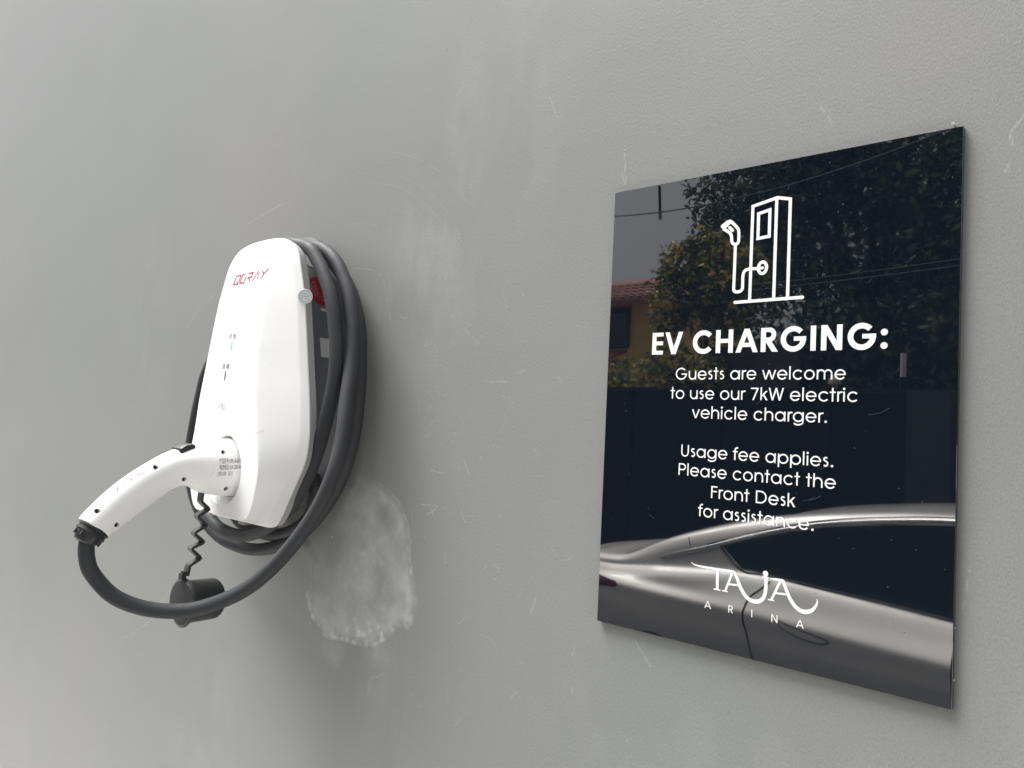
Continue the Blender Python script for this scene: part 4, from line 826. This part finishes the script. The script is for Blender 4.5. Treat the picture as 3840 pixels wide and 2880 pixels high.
zef = lambda X: I_(X, [-2.88,-2.6,-2.45,-2.30,-2.03,-1.77,-1.53,-1.31,-1.10,-.9,-.72,-.45,-.1,.2,.5,.8,1.0,1.3,1.5,1.72], [.87,.915,.925,.948,1.088,1.178,1.25,1.30,1.335,1.362,1.385,1.403,1.410,1.385,1.29,1.12,.98,.89,.83,.68])
zhf = lambda X: I_(X, [-2.88,-2.3,-2.04,-1.725,-1.49,-1.27,-1.07,-.78,-.43,0,.4,.75,1.0,1.72], [.855,.91,.968,1.072,1.162,1.236,1.288,1.336,1.369,1.362,1.26,1.05,.93,.66])
def section(X):
    h, zs, zc, zb, ze, zh = hwf(X), zsf(X), zcf(X), zbf(X), zef(X), zhf(X); zh = min(max(zh, zb+.012), ze-.006)
    a_ = min(max((-1.45-X)/.45, 0), 1); mx_ = lambda u, v: u*(1-a_)+v*a_; w8 = h-mx_(.158, .125); w10 = w8 - .32*(zh-zb); w12 = w10-.055
    P = [(0, zs-.01), (.6*h, zs-.01), (.93*h, zs+.03), (h-.006, max(.42, zs+.06)), (h+.010, max((zc+.5)/2, zs+.1)), (h+.006, zc-.02), (h+.001, zc+.005), (h-mx_(.034,.045), zc+.045), (h-mx_(.072,.056), (zc+zb)/2), (h-mx_(.106,.068), zb-.045), (h-mx_(.136,.100), zb-.010), (w8, zb+.004),
         (w8-(w8-w10)*.5, (zb+zh)/2), (w10, zh), (w10-.012, zh+(ze-zh)*.35), (w12+.012, ze-(ze-zh)*.22), (w12-.02, ze), (w12*.6, ze+.012), (0, ze+.018)]
    return [(X, CYc+a, z) for a, z in P] + [(X, CYc-a, z) for a, z in P[1:-1]][::-1]
XS = sorted(set([-2.88,-2.86,-2.8,-2.7,-2.6,-2.5,-2.4] + [round(v, 3) for v in np.arange(-2.3, 1.3, .12)] + [1.3,1.4,1.5,1.6,1.67,1.72]))
bodym = fix_normals(MB().loft([section(X) for X in XS]).build('body', PAINT)); sb = bodym.modifiers.new('s', 'SUBSURF'); sb.levels = 2; bake_mods(bodym); bodym.data.polygons.foreach_set('use_smooth', [True]*len(bodym.data.polygons))
cb = bvh(bodym)
def onside(x, z, off, side=1):
    h = cb.ray_cast(Vector((x, CYc+side*1.6, z)), Vector((0, -side, 0)))
    return (h[0] + Vector((0, side*off, 0))) if h[0] is not None else Vector((x, CYc+side*.6, z))
def sidepatch(name, poly, mat, off, side=1, step=.03):
    xs = [p[0] for p in poly]; zs = [p[1] for p in poly]; bm = bmesh.new(); vs = [bm.verts.new((p[0], 0, p[1])) for p in poly]; bm.faces.new(vs)
    for X in np.arange(min(xs)+step, max(xs), step): bmesh.ops.bisect_plane(bm, geom=bm.verts[:]+bm.edges[:]+bm.faces[:], plane_co=(X,0,0), plane_no=(1,0,0))
    for Z in np.arange(min(zs)+step, max(zs), step): bmesh.ops.bisect_plane(bm, geom=bm.verts[:]+bm.edges[:]+bm.faces[:], plane_co=(0,0,Z), plane_no=(0,0,1))
    for v in bm.verts: v.co = onside(v.co.x, v.co.z, off, side)
    me = bpy.data.meshes.new(name); bm.to_mesh(me); bm.free(); me.materials.append(mat); me.polygons.foreach_set('use_smooth', [True]*len(me.polygons)); o = bpy.data.objects.new(name, me); COL.objects.link(o); return fix_normals(o)
def sidetube(name, pts, r, mat, side=1, off=0, per=6, n=8):
    P = [(q.x, q.z) for q in crom([(a, 0, b_) for a, b_ in pts], per)]; return MB().tube([onside(a, b_, off, side) for a, b_ in P], r, n).build(name, mat, smooth=True)
topl = [(-1.63,1.098),(-1.49,1.149),(-1.27,1.221),(-1.07,1.272),(-.78,1.320),(-.46,1.351)]
cparts = [bodym]
for s_ in (1, -1):
    cparts.append(sidepatch('door_window', [(-1.63,1.098),(-1.497,.995),(-1.342,.988),(-1.03,.968),(-.75,.950),(-.46,.928)] + topl[::-1], GLASS, .004, s_))
    cparts.append(sidepatch('door_window', [(-.38,.922),(.0,.902),(.35,.882),(.62,.880),(.55,1.00),(.38,1.14),(.16,1.268),(-.05,1.333),(-.38,1.355)], GLASS, .004, s_))
    cparts.append(sidepatch('door_pillar', [(-.46,.926),(-.38,.920),(-.38,1.357),(-.46,1.353)], RBL, .003, s_))
    cparts.append(sidetube('chrome_strip', [(-2.02,.975),(-1.90,1.018),(-1.725,1.074),(-1.49,1.164),(-1.27,1.238),(-1.07,1.289),(-.78,1.337),(-.43,1.369),(-.05,1.352),(.2,1.28),(.45,1.12)], [.004+.011*math.sin(math.pi*min(1, i/26))**.5 if i < 26 else .010 for i in range(61)], CHR, s_, -.001))
    cparts.append(sidetube('roof_gutter', [(-1.725,1.092),(-1.49,1.181),(-1.27,1.255),(-1.07,1.305),(-.78,1.353),(-.43,1.385),(-.05,1.368)], .0045, RBL, s_, -.001))
    cparts.append(sidetube('window_seal', [(-1.65,1.098),(-1.497,.985),(-1.342,.979),(-1.03,.959),(-.75,.941),(-.4,.914),(.0,.894),(.35,.874),(.6,.872)], .0055, RBL, s_, 0))
    cparts.append(sidetube('rear_window_trim', [(-1.665,1.10),(-1.60,1.046),(-1.52,.992)], .006, CHR, s_, 0))
    cparts.append(sidetube('panel_gap', [(-1.313,.955),(-1.36,.905),(-1.402,.860),(-1.412,.79),(-1.40,.73),(-1.385,.692),(-1.361,.606),(-1.33,.50)], .006, RBL, s_, -.002))
    cparts.append(sidetube('panel_gap', [(-.40,.905),(-.41,.80),(-.40,.60),(-.38,.30)], .006, RBL, s_, -.002))
    cparts.append(sidetube('roof_seam', [(-1.86,1.115),(-1.83,1.07)], .003, RBL, s_, -.001))
    hx = [(-1.215,.785),(-1.16,.772),(-1.06,.755),(-.985,.743),(-.955,.735),(-.965,.722),(-1.01,.715),(-1.09,.722),(-1.17,.745),(-1.212,.768),(-1.215,.785)]
    cparts.append(sidetube('door_handle', hx, .004, RBL, s_, -.0005)); cparts.append(sidepatch('door_handle', [(p[0]*.94+-1.085*.06, p[1]*.9+.75*.1) for p in hx[:-1]], PAINT, .010, s_, .02))
    cparts.append(sidepatch('tail_lamp', [(-2.62,.815),(-2.62,.765),(-2.45,.755),(-2.26,.772),(-2.235,.790),(-2.26,.806),(-2.45,.822)], LRED, .004, s_))
    cparts.append(sidepatch('headlight', [(1.25,.70),(1.50,.66),(1.60,.60),(1.55,.56),(1.35,.60)], HL, .004, s_))
    for cx in (-1.96, .78):
        y = CYc + s_*.80; wl_ = thing('wheel', (0,0,0), None, None) if False else None
        ty = auto_smooth(MB().loft([[(cx+math.cos(t)*r, CYc+s_*yy, .29+math.sin(t)*r) for t in np.linspace(0, 6.283, 33)[:-1]] for r, yy in ((.19,.66),(.27,.66),(.285,.69),(.285,.85),(.27,.885),(.195,.885),(.19,.86))], caps=True).build('wheel', TYR))
        rm = MB()
        for k in range(10):
            t = 2*math.pi*k/10; rm.tube([(cx+math.cos(t)*.04, CYc+s_*.875, .31+math.sin(t)*.04), (cx+math.cos(t)*.195, CYc+s_*.870, .31+math.sin(t)*.195)], .016, 6)
        rm.tube([(cx+math.cos(t)*.198, CYc+s_*.872, .31+math.sin(t)*.198) for t in np.linspace(0, 6.283, 33)], .014, 6, caps=False)
        ri_o = rm.build('rim', ALO, smooth=True); ri_o.parent = ty; cparts.append(ty)
        ar_ = sidepatch('wheel_arch', [(cx+math.cos(t)*.325, .25+math.sin(t)*.29) for t in np.linspace(0, math.pi, 17)], RBL, .003, s_, .05); cparts.append(ar_)
def toppatch(name, poly, mat, off):
    xs = [p[0] for p in poly]; bm = bmesh.new(); vs = [bm.verts.new((p[0], p[1], 0)) for p in poly]; bm.faces.new(vs)
    for X in np.arange(min(xs)+.05, max(xs), .05): bmesh.ops.bisect_plane(bm, geom=bm.verts[:]+bm.edges[:]+bm.faces[:], plane_co=(X,0,0), plane_no=(1,0,0))
    for Y in np.arange(CYc-.7, CYc+.7, .08): bmesh.ops.bisect_plane(bm, geom=bm.verts[:]+bm.edges[:]+bm.faces[:], plane_co=(0,Y,0), plane_no=(0,1,0))
    for v in bm.verts:
        h = cb.ray_cast(Vector((v.co.x, v.co.y, 3)), Vector((0,0,-1)))
        if h[0] is not None: v.co = h[0] + Vector((0,0,off))
    me = bpy.data.meshes.new(name); bm.to_mesh(me); bm.free(); me.materials.append(mat); o = bpy.data.objects.new(name, me); COL.objects.link(o); return fix_normals(o)
cparts.append(toppatch('windscreen', [(.92,CYc-.60),(.30,CYc-.50),(.24,CYc),(.30,CYc+.50),(.92,CYc+.60),(.99,CYc)], GLASS, .004))
cparts.append(toppatch('rear_window', [(-2.16,CYc-.50),(-1.30,CYc-.47),(-1.26,CYc),(-1.30,CYc+.47),(-2.16,CYc+.50),(-2.22,CYc)], GLASS, .004))
car = thing('parked_car', (-.58, CYc, 0), 'champagne silver saloon parked across from the wall, mirrored in the notice', 'car')
adopt(car, *cparts)
